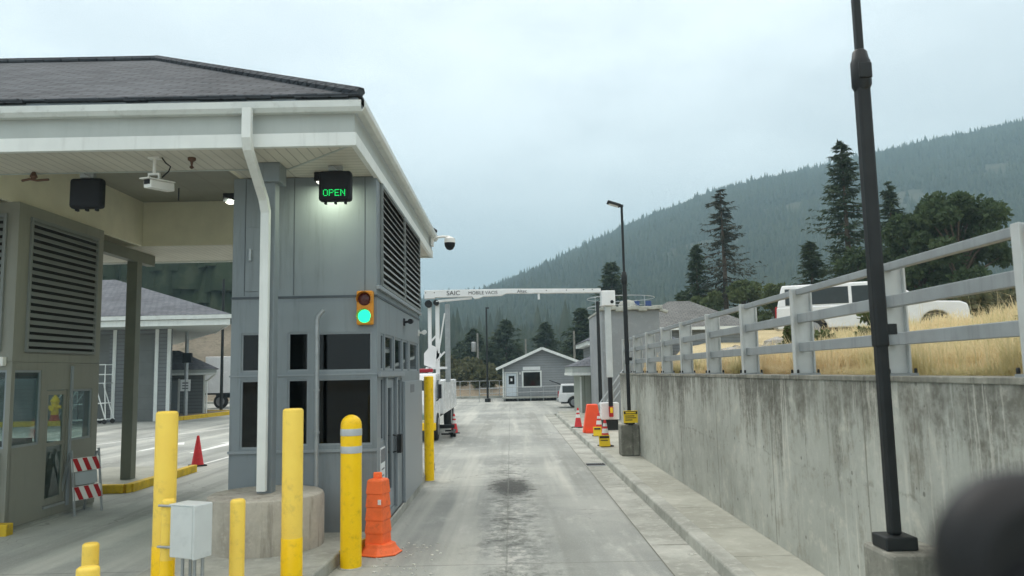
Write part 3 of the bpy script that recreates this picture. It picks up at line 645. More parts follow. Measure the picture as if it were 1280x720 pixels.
for wx, wy, wr, wl in ((5.6, 14.6, .22, 'small green weed in the dry grass below the white truck'), (6.75, 16.6, .24, 'bushy green weed in the grass left of the near lamp post'), (8.7, 18.4, .36, 'leafy weed clump in the grass under the white truck rear wheel'), (7.2, 19.5, .4, 'green weed clump by the boulders on the bank'), (15.4, 20.6, .5, 'brown seeded weed clump ahead of the white truck bumper'), (14.6, 18.2, .45, 'tall brown weed clump right of the white truck hood'), (8.3, 11.9, .3, 'pale green weed between the last two near fence posts')):
    zb = float(bank_z(np.array([wx]), np.array([wy]))[0])
    clump_tree('weed', wx, wy, zb-.05, wr*2.2, wr, M['shrub'] if 'brown' in wl else M['leaf'], wl, n_clump=12, per=70, leaf=.12, group='weeds in the grass', trunk=False, low=.05, csize=.36)
tag(go, 'long dry yellow grass covering the bank above the retaining wall', 'grass', kind='stuff')

# ------------------------------------------------------------------ RETAINING WALL + FENCE
t = thing('retaining_wall', 'tall streaked concrete retaining wall along the right-hand sidewalk', 'wall', (3.07, 8, 0))
MB().box(3.07, 3.37, -6, 21.75, 0, 2.06).box(3.37, 9.5, 21.45, 21.75, -.05, 2.06).build('wall_face', M['wall'], t)
MB().box(3.06, 3.385, -6, 21.77, 2.06, 2.105).build('coping', M['concrete_dark'], t, bevel=.006)
posts_y = [2.75, 4.6, 6.38, 8.37, 10.25, 12.08, 13.95, 15.7, 17.5, 19.25, 21.2]
fence = thing('metal_fence', 'grey metal rail fence with bolted posts on top of the concrete retaining wall', 'fence', (3.17, 12, 2.105))
ztop = 3.04
for i, y in enumerate(posts_y):
    p = MB(); x0, x1 = 3.095, 3.285
    p.box(x0, x1, y-.012, y+.012, 2.125, ztop)                    # web facing down the lane
    p.box(x0-.012, x0+.006, y-.035, y+.045, 2.125, ztop).box(x1-.006, x1+.012, y-.05, y+.045, 2.125, ztop)
    po = p.build('post', M['post_pale'], fence, bevel=.004)
    MB().box(3.075, 3.315, y-.11, y+.11, 2.105, 2.125).build('base_plate', M['rail_grey'], po)
    for dx in (3.085, 3.302):
        for dy in (-.09, .09): MB().lathe([(.014, 2.126), (.014, 2.155), (.008, 2.165)], (dx, y+dy, 0), 6).build('bolt', M['black_metal'], po)
for a, b in zip(posts_y[:-1], posts_y[1:]):
    for zc, hh in ((3.005, .065), (2.715, .10), (2.405, .10)):
        MB().box(3.135, 3.20, a+.014, b-.014, zc-hh/2, zc+hh/2).build('rail', M['rail_grey'], fence, bevel=.006)

# ------------------------------------------------------------------ LAMP POSTS
def lamp_post(y, label, xc=2.78):
    t = thing('lamp_post', label, 'lamp post', (xc, y, 0), 'black lamp posts on concrete footings')
    MB().box(2.62, 3.066, y-.24, y+.24, .142, .88).build('footing', M['concrete_dark'], t, bevel=.03)
    MB().box(xc-.115, xc+.115, y-.115, y+.115, .88, .975).build('base_cover', M['black_metal'], t, bevel=.012)
    MB().obox((xc, y, 1.67), (.086, .086, 1.39)).build('pole', M['black_metal'], t, bevel=.02)
    MB().obox((xc, y, 3.35), (.10, .10, 2.05)).build('pole_sleeve', M['black_metal'], t, bevel=.02)
    c = MB().lathe([(.055, 4.3), (.074, 4.34), (.074, 4.53), (.064, 4.55), (.054, 4.61), (.035, 4.63)], (xc, y, 0), 10)
    c.build('collar', M['black_metal'], t, smooth=True)
    MB().box(xc-.05, xc+.05, y-.084, y-.066, 4.38, 4.5).build('collar_plate', M['black_metal'], t, bevel=.006)
    MB().obox((xc, y, 5.45), (.058, .058, 1.68)).build('upper_pole', M['black_metal'], t, bevel=.012)
    hd = MB().beam((xc+.04, y, 6.28), (xc-.12, y, 6.31), .07, .07).obox((xc-.2, y-.02, 6.34), (.34, .2, .07), (0, R(18), 0))
    lh = hd.build('lamp_head', M['black_metal'], t, bevel=.012)
    MB().obox((xc-.21, y-.02, 6.302), (.24, .15, .012), (0, R(18), 0)).build('lens', M['white_sign'], lh)
    br = MB().box(xc+.051, xc+.12, y-.03, y+.03, 2.42, 2.5).build('bracket', M['black_metal'], t, bevel=.005)
    return t
lamp_post(5.72, 'near black lamp post, its pole rising out of the top of the picture', 2.755)
lamp_post(18.95, 'far black lamp post with a yellow warning sign at its foot', 2.87)
t = thing('warning_sign', 'yellow sign with a black heading at the foot of the far lamp post', 'sign', (2.86, 18.72, 1.05))
MB().box(2.69, 3.03, 18.66, 18.68, .93, 1.22).build('sign_panel', M['sign_yellow'], t, bevel=.004)
MB().box(2.70, 3.02, 18.654, 18.659, 1.14, 1.205).build('heading', M['ink'], t)
q = MB().box(2.74, 2.98, 18.651, 18.653, 1.155, 1.19); q.build('heading_line', M['sign_yellow'], t)
q = MB()
for zz, a, b in ((1.085, 2.73, 2.95), (1.04, 2.73, 2.99), (.99, 2.73, 2.9)): q.box(a, b, 18.654, 18.659, zz, zz+.018)
q.build('lines', M['ink'], t)
MB().box(2.8, 2.92, 18.682, 18.76, .885, .925).build('foot', M['black_metal'], t)

# ------------------------------------------------------------------ CANOPY
cn = thing('inspection_canopy', 'wide hip-roofed canopy with white fascia over the inspection booths', 'canopy', (-8, 13.3, 0))
XR, YF, YB, XL = -1.74, 8.84, 17.95, -22.
ridge_z, ze = 7.95, 5.52
rX = XR-4.55; yr = (YF+YB)/2
rf = MB()
rf.quad((XL, YF, ze), (XR, YF, ze), (rX, yr, ridge_z), (XL, yr, ridge_z))
rf.quad((XR, YB, ze), (XL, YB, ze), (XL, yr, ridge_z), (rX, yr, ridge_z))
roof = rf.build('roof', M['shingle'], cn)
s = MB().quad((XR, YF, ze), (XR, YB, ze), (rX, yr, ridge_z)).build('roof_hip', shingle_mat('dark_hip_shingles', S(70, 74, 78), S(96, 100, 104), .15, 'Y'), roof)
# shingle butt edge, ragged
e = MB(); x = XL
while x < XR:
    w = random.uniform(.25, .36); dz = random.uniform(0, .018); e.box(x, min(x+w-.004, XR+.02), YF-.035-dz, YF+.05, ze-.022-dz, ze+.006); x += w
y = YF
while y < YB:
    e.box(XR-.05, XR+.03, y, y+.3, ze-.022, ze+.006); y += .304
e.build('shingle_edge', M['shingle'], roof)
hp = MB().tube([(XR+.03, YF-.03, ze+.02), (rX, yr, ridge_z+.03)], .06, 6).tube([(XL, yr, ridge_z+.02), (rX, yr, ridge_z+.02)], .06, 6).tube([(XR+.03, YB+.03, ze+.02), (rX, yr, ridge_z+.03)], .06, 6)
hp.build('ridge_cap', M['shingle'], roof, smooth=True)
MB().box(XL, -1.76, 8.865, 8.89, 5.42, 5.498).box(-1.785, -1.76, 8.891, YB-.03, 5.42, 5.498).build('flashing', M['flash'], cn)
# gutter: K profile, front and right
prof = [(0, 0), (-.085, 0), (-.12, .05), (-.12, .13), (-.108, .13), (-.108, .06), (-.08, .015), (0, .015)]
gt = MB().prism([(8.88+a, 5.30+b) for a, b in prof], 'X', XL, -1.70)
gt.prism([(-1.775-a, 5.302+b) for a, b in prof], 'Y', 8.79, 17.95)
gt.build('gutter', M['gutter'], cn, bevel=.004)
MB().box(XL, -1.8, 8.89, 8.93, 5.07, 5.43).box(-1.84, -1.80, 8.935, 17.9, 5.07, 5.43).box(XL, -1.8, 17.87, 17.9, 5.07, 5.43).build('fascia', M['fascia'], cn)
MB().box(XL, -1.775, 8.855, 8.925, 4.905, 5.068).box(-1.84, -1.775, 8.93, 17.9, 4.905, 5.068).box(XL, -1.845, 17.84, 17.9, 4.905, 5.068).build('fascia_trim', M['white_trim'], cn, bevel=.005)
# soffit ring with mitred corner
zs_ = 4.935
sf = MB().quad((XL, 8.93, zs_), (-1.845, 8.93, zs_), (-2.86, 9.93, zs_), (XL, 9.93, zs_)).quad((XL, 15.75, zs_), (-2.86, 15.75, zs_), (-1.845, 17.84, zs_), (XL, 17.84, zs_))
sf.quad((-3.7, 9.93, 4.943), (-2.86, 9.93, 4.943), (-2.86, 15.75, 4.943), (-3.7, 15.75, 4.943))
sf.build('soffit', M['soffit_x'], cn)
MB().quad((-1.845, 8.93, zs_), (-1.845, 17.84, zs_), (-2.86, 15.75, zs_), (-2.86, 9.93, zs_)).build('soffit_side', M['soffit_y'], cn)
MB().beam((-1.845, 8.93, zs_-.004), (-2.86, 9.93, zs_-.004), .03, .008).box(XL, -2.86, 9.915, 9.945, zs_-.012, zs_-.002).build('soffit_moulding', M['fascia'], cn)
# inner ceiling and lintel walls of the bays
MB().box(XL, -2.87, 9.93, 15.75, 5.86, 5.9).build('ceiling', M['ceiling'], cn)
lw = MB().box(XL, -2.87, 15.7, 15.75, 4.94, 5.86).box(XL, -2.87, 9.935, 9.97, 4.94, 5.86)
for xx in (-3.70, -7.62, -9.6, -13.4): lw.box(xx, xx+.06, 9.975, 15.695, 4.94, 5.86)
lw.build('lintel', M['cream'], cn)
for xx in (-7.98, -9.5): MB().box(xx-.09, xx+.09, 14.01, 17.0, 4.70, 4.93).build('beam', M['steel_green'], cn)
for xx, yy in ((-8.02, 16.35), (-14.5, 16.35), (-14.5, 10.4)):
    MB().box(xx-.11, xx+.11, yy-.11, yy+.11, .15, 4.9).build('column', M['steel_green'], cn, bevel=.01)
MB().box(-3.15, -2.97, 9.66, 9.84, .74, 4.93).box(-3.22, -2.9, 9.6, 9.9, 4.68, 4.933).build('column', M['booth'], cn, bevel=.008)
ds = MB(); w = .115
dp = [(-3.02, 8.80, 5.33), (-3.02, 8.80, 4.98), (-3.05, 8.98, 4.82), (-3.06, 9.48, 4.46), (-3.06, 9.57, 4.28), (-3.06, 9.57, .82)]
dp = [(-3.02, 8.72, 5.33), (-3.02, 8.72, 4.99), (-3.03, 8.80, 4.86), (-3.06, 9.48, 4.42), (-3.06, 9.57, 4.28), (-3.06, 9.57, .82)]
rings = []
for i, p in enumerate(dp):
    rings.append([(p[0]+sx*.055, p[1]+(sy*.045), p[2]+(sy*.02 if 1 <= i <= 4 else 0)) for sx, sy in ((-1,-1),(1,-1),(1,1),(-1,1))])
vs = [v for r_ in rings for v in r_]; fs = []
for i in range(len(dp)-1):
    for k in range(4): fs.append((i*4+k, i*4+(k+1) % 4, i*4+4+(k+1) % 4, i*4+4+k))
ds.add(vs, fs); ds.build('downspout', M['white_trim'], cn, bevel=.012)
MB().box(-3.14, -3.06, 8.862, 8.888, 5.235, 5.31).build('bracket', M['gutter'], cn)
t = tag(MB().lathe([(.70, .15), (.70, .72), (.685, .765), (.66, .78), (0.01, .78)], (-3.05, 9.72, 0), 48).build('column_base', M['planter'], loc=(-3.05, 9.72, .15), smooth=True), 'low round weathered concrete base around the downspout and column', 'concrete base')

# ------------------------------------------------------------------ BOOTHS
def louver_bank(parent, axis, u0, u1, z0, z1, at, out, n=17, name='louver'):
    """slats in a frame over a dark back; axis along which it runs, out = outward sign on the other axis"""
    fr = MB(); f = .045
    def bx(m, a0, a1, b0, b1, c0, c1):
        lo, hi = (min(at+out*b0, at+out*b1), max(at+out*b0, at+out*b1))
        if axis == 'X': m.box(a0, a1, lo, hi, c0, c1)
        else: m.box(lo, hi, a0, a1, c0, c1)
    bx(fr, u0, u0+f, .004, .04, z0, z1); bx(fr, u1-f, u1, .004, .04, z0, z1); bx(fr, u0+f, u1-f, .004, .04, z0, z0+f); bx(fr, u0+f, u1-f, .004, .04, z1-f, z1)
    o = fr.build(name, M['louver'], parent)
    d = MB(); bx(d, u0+f, u1-f, .002, .006, z0+f, z1-f); d.build('louver_shade', M['dark'], o)  # black sheet on the wall paints the shade behind the slats
    sl = MB(); st = (z1-z0-2*f)/n
    for k in range(n):
        zc = z0+f+st*(k+.5)
        c = [(.010, zc+st*.46), (.016, zc+st*.50), (.052, zc-st*.06), (.046, zc-st*.12)]
        if axis == 'X': sl.prism([(at+out*a, b) for a, b in c], 'X', u0+f, u1-f)
        else: sl.prism([(at+out*a, b) for a, b in c], 'Y', u0+f, u1-f)
    sl.build('slat', M['louver'], o)
    return o
def pane(parent, axis, u0, u1, z0, z1, at, thick, material, fw=.03, fr_mat='frame'):
    """window = frame + glass inside an opening whose outer face is at `at`; thick is signed inward"""
    lo, hi = min(at+thick*.15, at+thick*.55), max(at+thick*.15, at+thick*.55); m = MB()
    for a0, a1, c0, c1 in ((u0, u0+fw, z0, z1), (u1-fw, u1, z0, z1), (u0+fw, u1-fw, z0, z0+fw), (u0+fw, u1-fw, z1-fw, z1)):
        if axis == 'X': m.box(a0, a1, lo, hi, c0, c1)
        else: m.box(lo, hi, a0, a1, c0, c1)
    w = m.build('window', M[fr_mat], parent)
    mid = at+thick*.35; gmb = MB()
    if axis == 'X': gmb.box(u0+fw, u1-fw, mid-.003, mid+.003, z0+fw, z1-fw)
    else: gmb.box(mid-.003, mid+.003, u0+fw, u1-fw, z0+fw, z1-fw)
    gmb.build('pane', material, w); return w

# main booth
X0, X1, Y0, Y1 = -3.77, -1.80, 10.40, 15.28
b = thing('inspection_booth', 'tall grey metal inspection booth with dark windows beside the open lane', 'booth', (-2.8, 12.8, .15))
fw_holes = [(-3.63, -3.21, 2.27, 2.79), (-3.63, -3.21, 1.25, 2.16), (-3.0, -2.72, 2.27, 2.79), (-3.0, -2.72, 1.28, 2.16), (-2.60, -1.87, 2.26, 2.78), (-2.60, -1.87, 1.28, 2.16)]
sd_holes = [(10.72, 11.02, 2.26, 2.78), (11.1, 11.92, 2.26, 2.78), (12.04, 12.86, 2.26, 2.78), (12.98, 13.62, 2.26, 2.78), (13.85, 15.0, 2.26, 2.78), (10.72, 11.02, 1.28, 2.16), (11.14, 12.02, .22, 2.14), (12.14, 12.76, 1.02, 2.14)]
wl = MB().wall('X', X0, X1, .05, 3.26, Y0, .1, fw_holes)
wl.wall('Y', Y0+.1, Y1-.1, .05, 3.26, X1-.1, .1, sd_holes)
wl.wall('Y', Y0+.1, Y1-.1, .05, 3.26, X0, .1, [(11., 14.8, 1.3, 2.1), (11., 14.8, 2.28, 2.76)])
wl.wall('X', X0, X1, .05, 3.26, Y1-.1, .1, [])
wl.build('wall', M['booth'], b)
MB().box(X0+.11, X1-.11, Y0+.11, Y1-.11, .12, .2).box(X0+.11, X1-.11, Y0+.11, Y1-.11, 3.0, 3.05).build('interior', M['interior'], b)
dk = MB().box(X0+.15, X0+.7, 11.2, 14, .95, 1.0).box(X0+.2, X0+.6, 11.5, 11.55, 1.0, 1.45).box(X1-.75, X1-.15, 10.7, 11.05, .95, 1.0).box(X1-.62, X1-.25, 10.86, 10.9, 1.02, 1.35)
dk.build('desk', M['interior'], b)
for h_ in fw_holes: pane(b, 'X', *h_, Y0, .1, M['glass_dark'], .022)
for h_ in sd_holes[:6]+sd_holes[7:]: pane(b, 'Y', *h_, X1, -.1, M['glass_dark'], .03)
for h_ in [(11., 14.8, 1.3, 2.1), (11., 14.8, 2.28, 2.76)]: pane(b, 'Y', *h_, X0, .1, M['glass_dark'], .04)
# door in the side wall, narrow stiles with tall glass
dm = MB().box(X1-.07, X1-.02, 11.15, 11.3, .23, 2.13).box(X1-.07, X1-.02, 11.86, 12.01, .23, 2.13).box(X1-.07, X1-.02, 11.3, 11.86, .23, .5).box(X1-.07, X1-.02, 11.3, 11.86, 2.0, 2.13)
door = dm.build('door', M['frame'], b, bevel=.004)
MB().box(X1-.05, X1-.044, 11.3, 11.86, .5, 2.0).build('pane', M['glass_dark'], door)
MB().tube([(X1-.02, 11.93, 1.02), (X1+.05, 11.93, 1.04), (X1+.05, 11.93, 1.26), (X1-.02, 11.93, 1.28)], .012, 8).build('handle', M['black_metal'], door, smooth=True)
# sliding outer panel
sp = MB().box(X1+.004, X1+.05, 12.82, 15.24, .12, 2.08).build('sliding_panel', M['frame'], b, bevel=.006)
MB().box(X1+.051, X1+.056, 13.5, 14.0, 1.88, 2.02).build('label_plate', M['grey_ink'], sp)
MB().box(X1+.004, X1+.05, 10.44, 12.81, 2.17, 2.24).box(X1+.004, X1+.035, 11.02, 11.1, .2, 2.16).box(X1+.004, X1+.04, 12.02, 12.1, .2, 2.16).build('door_frame', M['frame'], b, bevel=.004)
MB().box(X1+.03, X1+.10, 12.0, 12.14, 1.0, 1.28).build('latch', M['black_metal'], sp, bevel=.006)
MB().box(X1+.003, X1+.04, 10.3, 15.26, -.01, .118).build('plinth', M['concrete'], b, bevel=.006)
# sill band and ledge
MB().box(X0-.012, X1+.012, Y0-.014, Y0-.003, 2.205, 2.225).box(X0-.012, X1+.014, Y0-.025, Y0-.003, 1.19, 1.225).build('sill', M['frame'], b)
# penthouse above
ph = MB().box(X0+.0, X1, Y0, Y1, 3.28, 4.933).build('upper_wall', M['booth'], b, bevel=.006)
MB().box(X0-.01, X1+.012, Y0-.012, Y1+.01, 3.255, 3.285).build('seam_band', mat('dark_seam', S(70, 78, 84), .5), b)
seam_m = mat('panel_joint_grey', S(72, 80, 85), .6)  # dark grey of the joints between wall panels
for xx in (-3.60, -2.93, -1.96):
    MB().box(xx-.004, xx+.004, Y0-.004, Y0-.001, 3.30, 4.92).build('panel_seam', seam_m, ph)
ad = MB().box(-3.59, -3.12, Y0-.016, Y0-.002, 3.36, 4.24).build('access_door', M['booth'], ph, bevel=.004)
MB().obox((-3.52, Y0-.03, 3.86), (.035, .03, .17)).build('handle', M['galv'], ad, bevel=.008)
louver_bank(ph, 'Y', 10.68, 12.98, 3.43, 4.90, X1, 1, 14); louver_bank(ph, 'Y', 13.04, 15.22, 3.43, 4.90, X1, 1, 14)
MB().box(X1, X1+.05, Y0-.02, Y1+.02, 3.36, 3.415).build('louver_sill', M['frame'], ph, bevel=.006)
# white notice on the side wall near the door
t = thing('notice', 'white printed notice with a dark heading beside the booth door', 'notice', (X1, 10.75, .9))
MB().box(X1+.002, X1+.012, 10.62, 11.0, .52, 1.2).build('sheet', M['white_sign'], t)
q = MB().box(X1+.013, X1+.016, 10.64, 10.98, 1.0, 1.18)
for k in range(4): q.box(X1+.013, X1+.016, 10.7, 10.92-.04*(k % 2), .9-k*.09, .92-k*.09)
q.build('lines', M['grey_ink'], t)
# left booth
LX, LY0, LY1, LX0 = -7.45, 11.55, 14.0, -9.5
b2 = thing('inspection_booth', 'shaded grey-green booth with big louvers and glass door at the left edge', 'booth', (-8.5, 12.8, .15))
fh = [(-9.3, -8.5, 1.22, 2.38), (-8.44, -7.52, 1.22, 2.38)]
shh = [(11.62, 12.3, 1.22, 2.38), (12.46, 13.06, .22, 2.06), (13.17, 13.8, 1.2, 2.06)]
bh = [(-9.3, -7.65, 1.1, 2.3)]
wl = MB().wall('X', LX0, LX, .05, 2.5, LY0, .08, fh).wall('Y', LY0+.08, LY1-.08, .05, 2.5, LX-.08, .08, shh).wall('X', LX0, LX, .05, 2.5, LY1-.08, .08, bh).wall('Y', LY0+.08, LY1-.08, .05, 2.5, LX0, .08, [(11.8, 13.7, 1.1, 2.3)])
wl.build('wall', M['booth_green'], b2)
for h_ in fh: pane(b2, 'X', *h_, LY0, .08, M['glass_clear'], .03)
for h_ in (shh[0], shh[2]): pane(b2, 'Y', *h_, LX, -.08, M['glass_clear'], .035)
pane(b2, 'X', *bh[0], LY1, -.08, M['glass_clear'], .04)
pane(b2, 'Y', 11.8, 13.7, 1.1, 2.3, LX0, .08, M['glass_clear'], .04)
dm = MB().box(LX-.06, LX-.02, 12.47, 12.54, .23, 2.05).box(LX-.06, LX-.02, 12.98, 13.05, .23, 2.05).box(LX-.06, LX-.02, 12.54, 12.98, .23, .34).box(LX-.06, LX-.02, 12.54, 12.98, 1.98, 2.05).box(LX-.06, LX-.02, 12.54, 12.98, 1.16, 1.22)
door = dm.build('door', M['booth_green'], b2)
MB().box(LX-.045, LX-.04, 12.54, 12.98, 1.22, 1.98).box(LX-.045, LX-.04, 12.54, 12.98, .34, 1.16).build('pane', M['glass_clear'], door)
MB().box(LX-.02, LX+.02, 12.47, 13.05, .19, .225).build('threshold', M['galv'], b2)
MB().box(LX-.004, LX+.03, 13.1, 13.15, .15, 2.45).build('door_frame', M['frame'], b2)
MB().box(LX0+.1, LX-.35, LY0+.1, LY0+.5, .95, 1.0).box(-8.6, -8.2, 13.2, 13.35, .6, 1.25).box(-8.0, -7.75, 12.0, 12.06, 1.0, 1.3).build('desk', M['interior'], b2)
up = MB().box(LX0, LX, LY0, LY1, 2.505, 4.945).build('upper_wall', M['booth_green'], b2, bevel=.006)
louver_bank(up, 'Y', 11.82, 13.78, 2.66, 4.76, LX, 1, 18); louver_bank(up, 'X', -9.4, -7.62, 2.66, 4.76, LY0, -1, 18)
MB().box(-9.45, -7.56, LY0-.10, LY0-.005, .16, 1.16).build('service_panel', mat('pale_green_grey_panel', S(160, 172, 164), .5, var=.05), b2, bevel=.01)
MB().box(-7.62, -7.53, LY0-.09, LY0-.003, 2.44, 2.58).build('wall_box', M['cam_white'], b2, bevel=.01)

# ------------------------------------------------------------------ SIGNALS, SIGNS, LAMPS AND CAMERAS ON THE CANOPY
t = thing('traffic_light', 'small ochre two-lamp traffic light showing green on the booth corner', 'traffic light', (-1.93, 10.38, 3.1))
MB().box(-2.055, -1.835, 10.285, 10.40, 2.87, 3.33).build('housing', M['traffic_yellow'], t, bevel=.02)
for zc, ml in ((3.215, 'red_lens'), (2.985, 'green_lens')):
    MB().lathe([(.088, 10.285), (.085, 10.278), (.06, 10.266), (.0, 10.262)], (-1.945, 0, zc), 24, 'Y').build('lens', M[ml], t, smooth=True)
    v = []; n = 14
    m = MB(); ring = [(-1.945+.098*math.cos(math.pi*(k/n*1.3-.15)), zc+.098*math.sin(math.pi*(k/n*1.3-.15))) for k in range(n+1)]
    for a, c in zip(ring[:-1], ring[1:]):
        m.beam((a[0], 10.225, a[1]), (a[0], 10.285, a[1]), .012, .012); m.quad((a[0], 10.20, a[1]), (c[0], 10.20, c[1]), (c[0], 10.285, c[1]), (a[0], 10.285, a[1]))
    m.build('visor', M['traffic_yellow'], t)
def hang_sign(xc, yc, label, lit):
    t = thing('lane_sign', label, 'sign', (xc, yc, 4.7), None)
    MB().box(xc-.215, xc+.215, yc-.07, yc+.07, 4.455, 4.86).build('sign_case', M['black_plastic'], t, bevel=.045, seg=3)
    MB().box(xc-.18, xc+.18, yc-.074, yc-.0702, 4.49, 4.82).build('sign_face', M['black_plastic'], t)
    MB().box(xc-.09, xc+.09, yc-.04, yc+.04, 4.865, 4.93).tube([(xc-.05, yc-.05, 4.93), (xc+.05, yc-.05, 4.86)], .012, 6).build('hanger', M['galv'], t)
    for dx in (-.13, 0, .13): MB().box(xc+dx-.014, xc+dx+.014, yc-.03, yc+.03, 4.425, 4.456).build('clip', M['black_plastic'], t)
    if lit:
        glyph = {'O': ['01110','10001','10001','10001','10001','10001','01110'], 'P': ['11110','10001','10001','11110','10000','10000','10000'], 'E': ['11111','10000','10000','11110','10000','10000','11111'], 'N': ['10001','11001','10101','10101','10011','10001','10001']}
        m = MB(); st = .0125
        for ci, ch in enumerate('OPEN'):
            for r_, row in enumerate(glyph[ch]):
                for c_, bit in enumerate(row):
                    if bit == '1':
                        px, pz = xc-.145+(ci*6+c_)*st, 4.595-r_*st; m.box(px, px+st*.6, yc-.079, yc-.0745, pz, pz+st*.6)
        m.build('open_lettering', M['led_green'], t)
    return t
hang_sign(-2.24, 9.85, 'black hanging lane sign lit with green OPEN lettering above the booth', True)
hang_sign(-5.55, 9.98, 'blank unlit black hanging lane sign below the soffit', False)
def wall_lamp(c, label, tilt):
    t = thing('wall_lamp', label, 'wall lamp', c, 'small black wall lamps on the booth')
    x, y, z = c
    MB().box(x-.12, x+.12, y-.09, y+.09, z-.06, z+.06).build('lamp_body', M['black_plastic'], t, bevel=.01)
    MB().box(x-.09, x+.09, y-.06, y+.06, z-.072, z-.061).build('lamp_lens', M['lamp_lit'], t)
    li = bpy.data.lights.new('lamp_light', 'AREA'); li.energy = 6.5; li.color = (.93, 1, .72); li.shape = 'RECTANGLE'; li.size = .18; li.size_y = .12; li.spread = R(175)
    lo = bpy.data.objects.new('lamp_light', li); COL.objects.link(lo); lo.parent = t; lo.location = (.06, -.10, -.085); lo.rotation_euler = tilt
    return t
wall_lamp((-2.475, 10.20, 4.87), 'lit black lamp half hidden behind the green OPEN sign', (R(12), 0, 0))
wall_lamp((-3.90, 10.75, 4.74), 'lit black lamp on the inner side of the grey booth', (R(55), 0, R(25))).children[-1].data.energy = 30
# fixed camera on the soffit
t = thing('security_camera', 'white box security camera hanging from the soffit on a short pole', 'camera', (-4.38, 9.35, 4.7))
x, y = -4.38, 9.3
MB().lathe([(.02, 4.73), (.02, 4.93)], (x+.02, y, 0), 10).box(x-.05, x+.09, y-.05, y+.05, 4.915, 4.934).box(x-.05, x+.09, y-.02, y+.02, 4.71, 4.735).box(x-.05, x-.035, y-.02, y+.02, 4.64, 4.71).box(x+.075, x+.09, y-.02, y+.02, 4.64, 4.71).build('mount', M['cam_white'], t)
ca = R(-18); fwd = Vector((math.sin(ca), -math.cos(ca), 0)); cc = Vector((x+.06, y+.06, 4.59))
def along(k, dz=0.): return tuple(cc+fwd*k+Vector((0, 0, dz)))
h_ = MB().obox(along(0), (.115, .40, .10), (R(5), 0, ca)).obox(along(.03, .06), (.145, .46, .018), (R(5), 0, ca)).build('housing', M['cam_white'], t, bevel=.012)
MB().obox(along(.203, .012), (.085, .012, .07), (R(5), 0, ca)).build('lens', M['black_plastic'], h_)
MB().tube([(x+.11, y, 4.93), (x+.16, y, 4.86), (x+.21, y+.02, 4.82), (x+.19, y+.02, 4.76), (x+.10, y+.04, 4.69)], .009, 6).build('cable', M['black_plastic'], t, smooth=True)
MB().tube([(x+.26, y+.16, 4.58), (x+.26, y+.16, 4.42)], .009, 6).build('drip_lead', M['black_plastic'], t, smooth=True)
t = thing('dome_camera', 'white dome camera on an arm at the far end of the gutter', 'camera', (-1.6, 17.5, 5.3))
MB().box(-1.77, -1.72, 17.35, 17.6, 5.12, 5.36).tube([(-1.72, 17.45, 5.3), (-1.5, 17.45, 5.33), (-1.34, 17.45, 5.32)], .03, 8).build('arm', M['cam_white'], t, smooth=True)
MB().lathe([(.05, 5.32), (.12, 5.28), (.13, 5.18)], (-1.34, 17.45, 0), 16).build('dome_cap', M['cam_white'], t, smooth=True)
MB().lathe([(.125, 5.18), (.115, 5.10), (.07, 5.03), (.01, 5.01)], (-1.34, 17.45, 0), 16).build('dome', M['black_plastic'], t, smooth=True)
def stub_cam(y, z, ml, label):
    t = thing('side_camera', label, 'camera', (X1, y, z), 'stub cameras on the side of the booth')
    MB().box(X1, X1+.02, y-.05, y+.05, z-.06, z+.06).tube([(X1+.02, y, z), (X1+.11, y, z+.01)], .02, 8).build('bracket', M[ml], t)
    MB().tube([(X1+.11, y+.12, z+.02), (X1+.13, y-.16, z+.0)], .045, 10).build('camera_body', M[ml], t, smooth=True)
stub_cam(13.05, 3.08, 'black_plastic', 'black stub camera on the booth side wall below the louvers')
stub_cam(15.1, 3.0, 'cam_white', 'white stub camera near the far corner of the booth side wall')
def ceiling_fitting(x, y, z, label):
    t = MB().lathe([(.05, z), (.05, z-.03), (.02, z-.05), (.012, z-.10), (.03, z-.12), (.01, z-.14)], (x, y, 0), 10).build('ceiling_fitting', mat('rusty_metal', S(92, 70, 58), .7), loc=(x, y, z), smooth=True)
    tag(t, label, 'pipe fitting', 'rusty fittings below the canopy')
ceiling_fitting(-3.92, 9.35, 4.935, 'small rusty ceiling fitting right of the box security camera')
t = MB().tube([(-6.35, 9.86, 4.82), (-6.25, 9.86, 4.84), (-6.15, 9.86, 4.82), (-6.0, 9.86, 4.83)], .016, 6).lathe([(.02, 4.84), (.05, 4.87), (.02, 4.935)], (-6.2, 9.86, 0), 8).build('ceiling_fitting', mat('rust_brown_metal', S(96, 72, 58), .7), loc=(-6.2, 9.86, 4.9))
tag(t, 'rust brown fitting on the soffit left of the blank lane sign', 'pipe fitting', 'rusty fittings below the canopy')
# conduit in front of the booth
t = tag(MB().tube([(-2.55, 10.2, .15), (-2.56, 10.2, 2.92), (-2.545, 10.2, 2.99), (-2.47, 10.2, 3.07)], .028, 12).lathe([(.04, 2.0), (.04, 2.03)], (-2.555, 10.2, 0), 12).lathe([(.04, 1.45), (.04, 1.48)], (-2.552, 10.2, 0), 12).build('conduit_pipe', M['galv'], loc=(-2.55, 10.2, .15), smooth=True), 'thin galvanised pipe with a bent top standing before the booth windows', 'pipe')

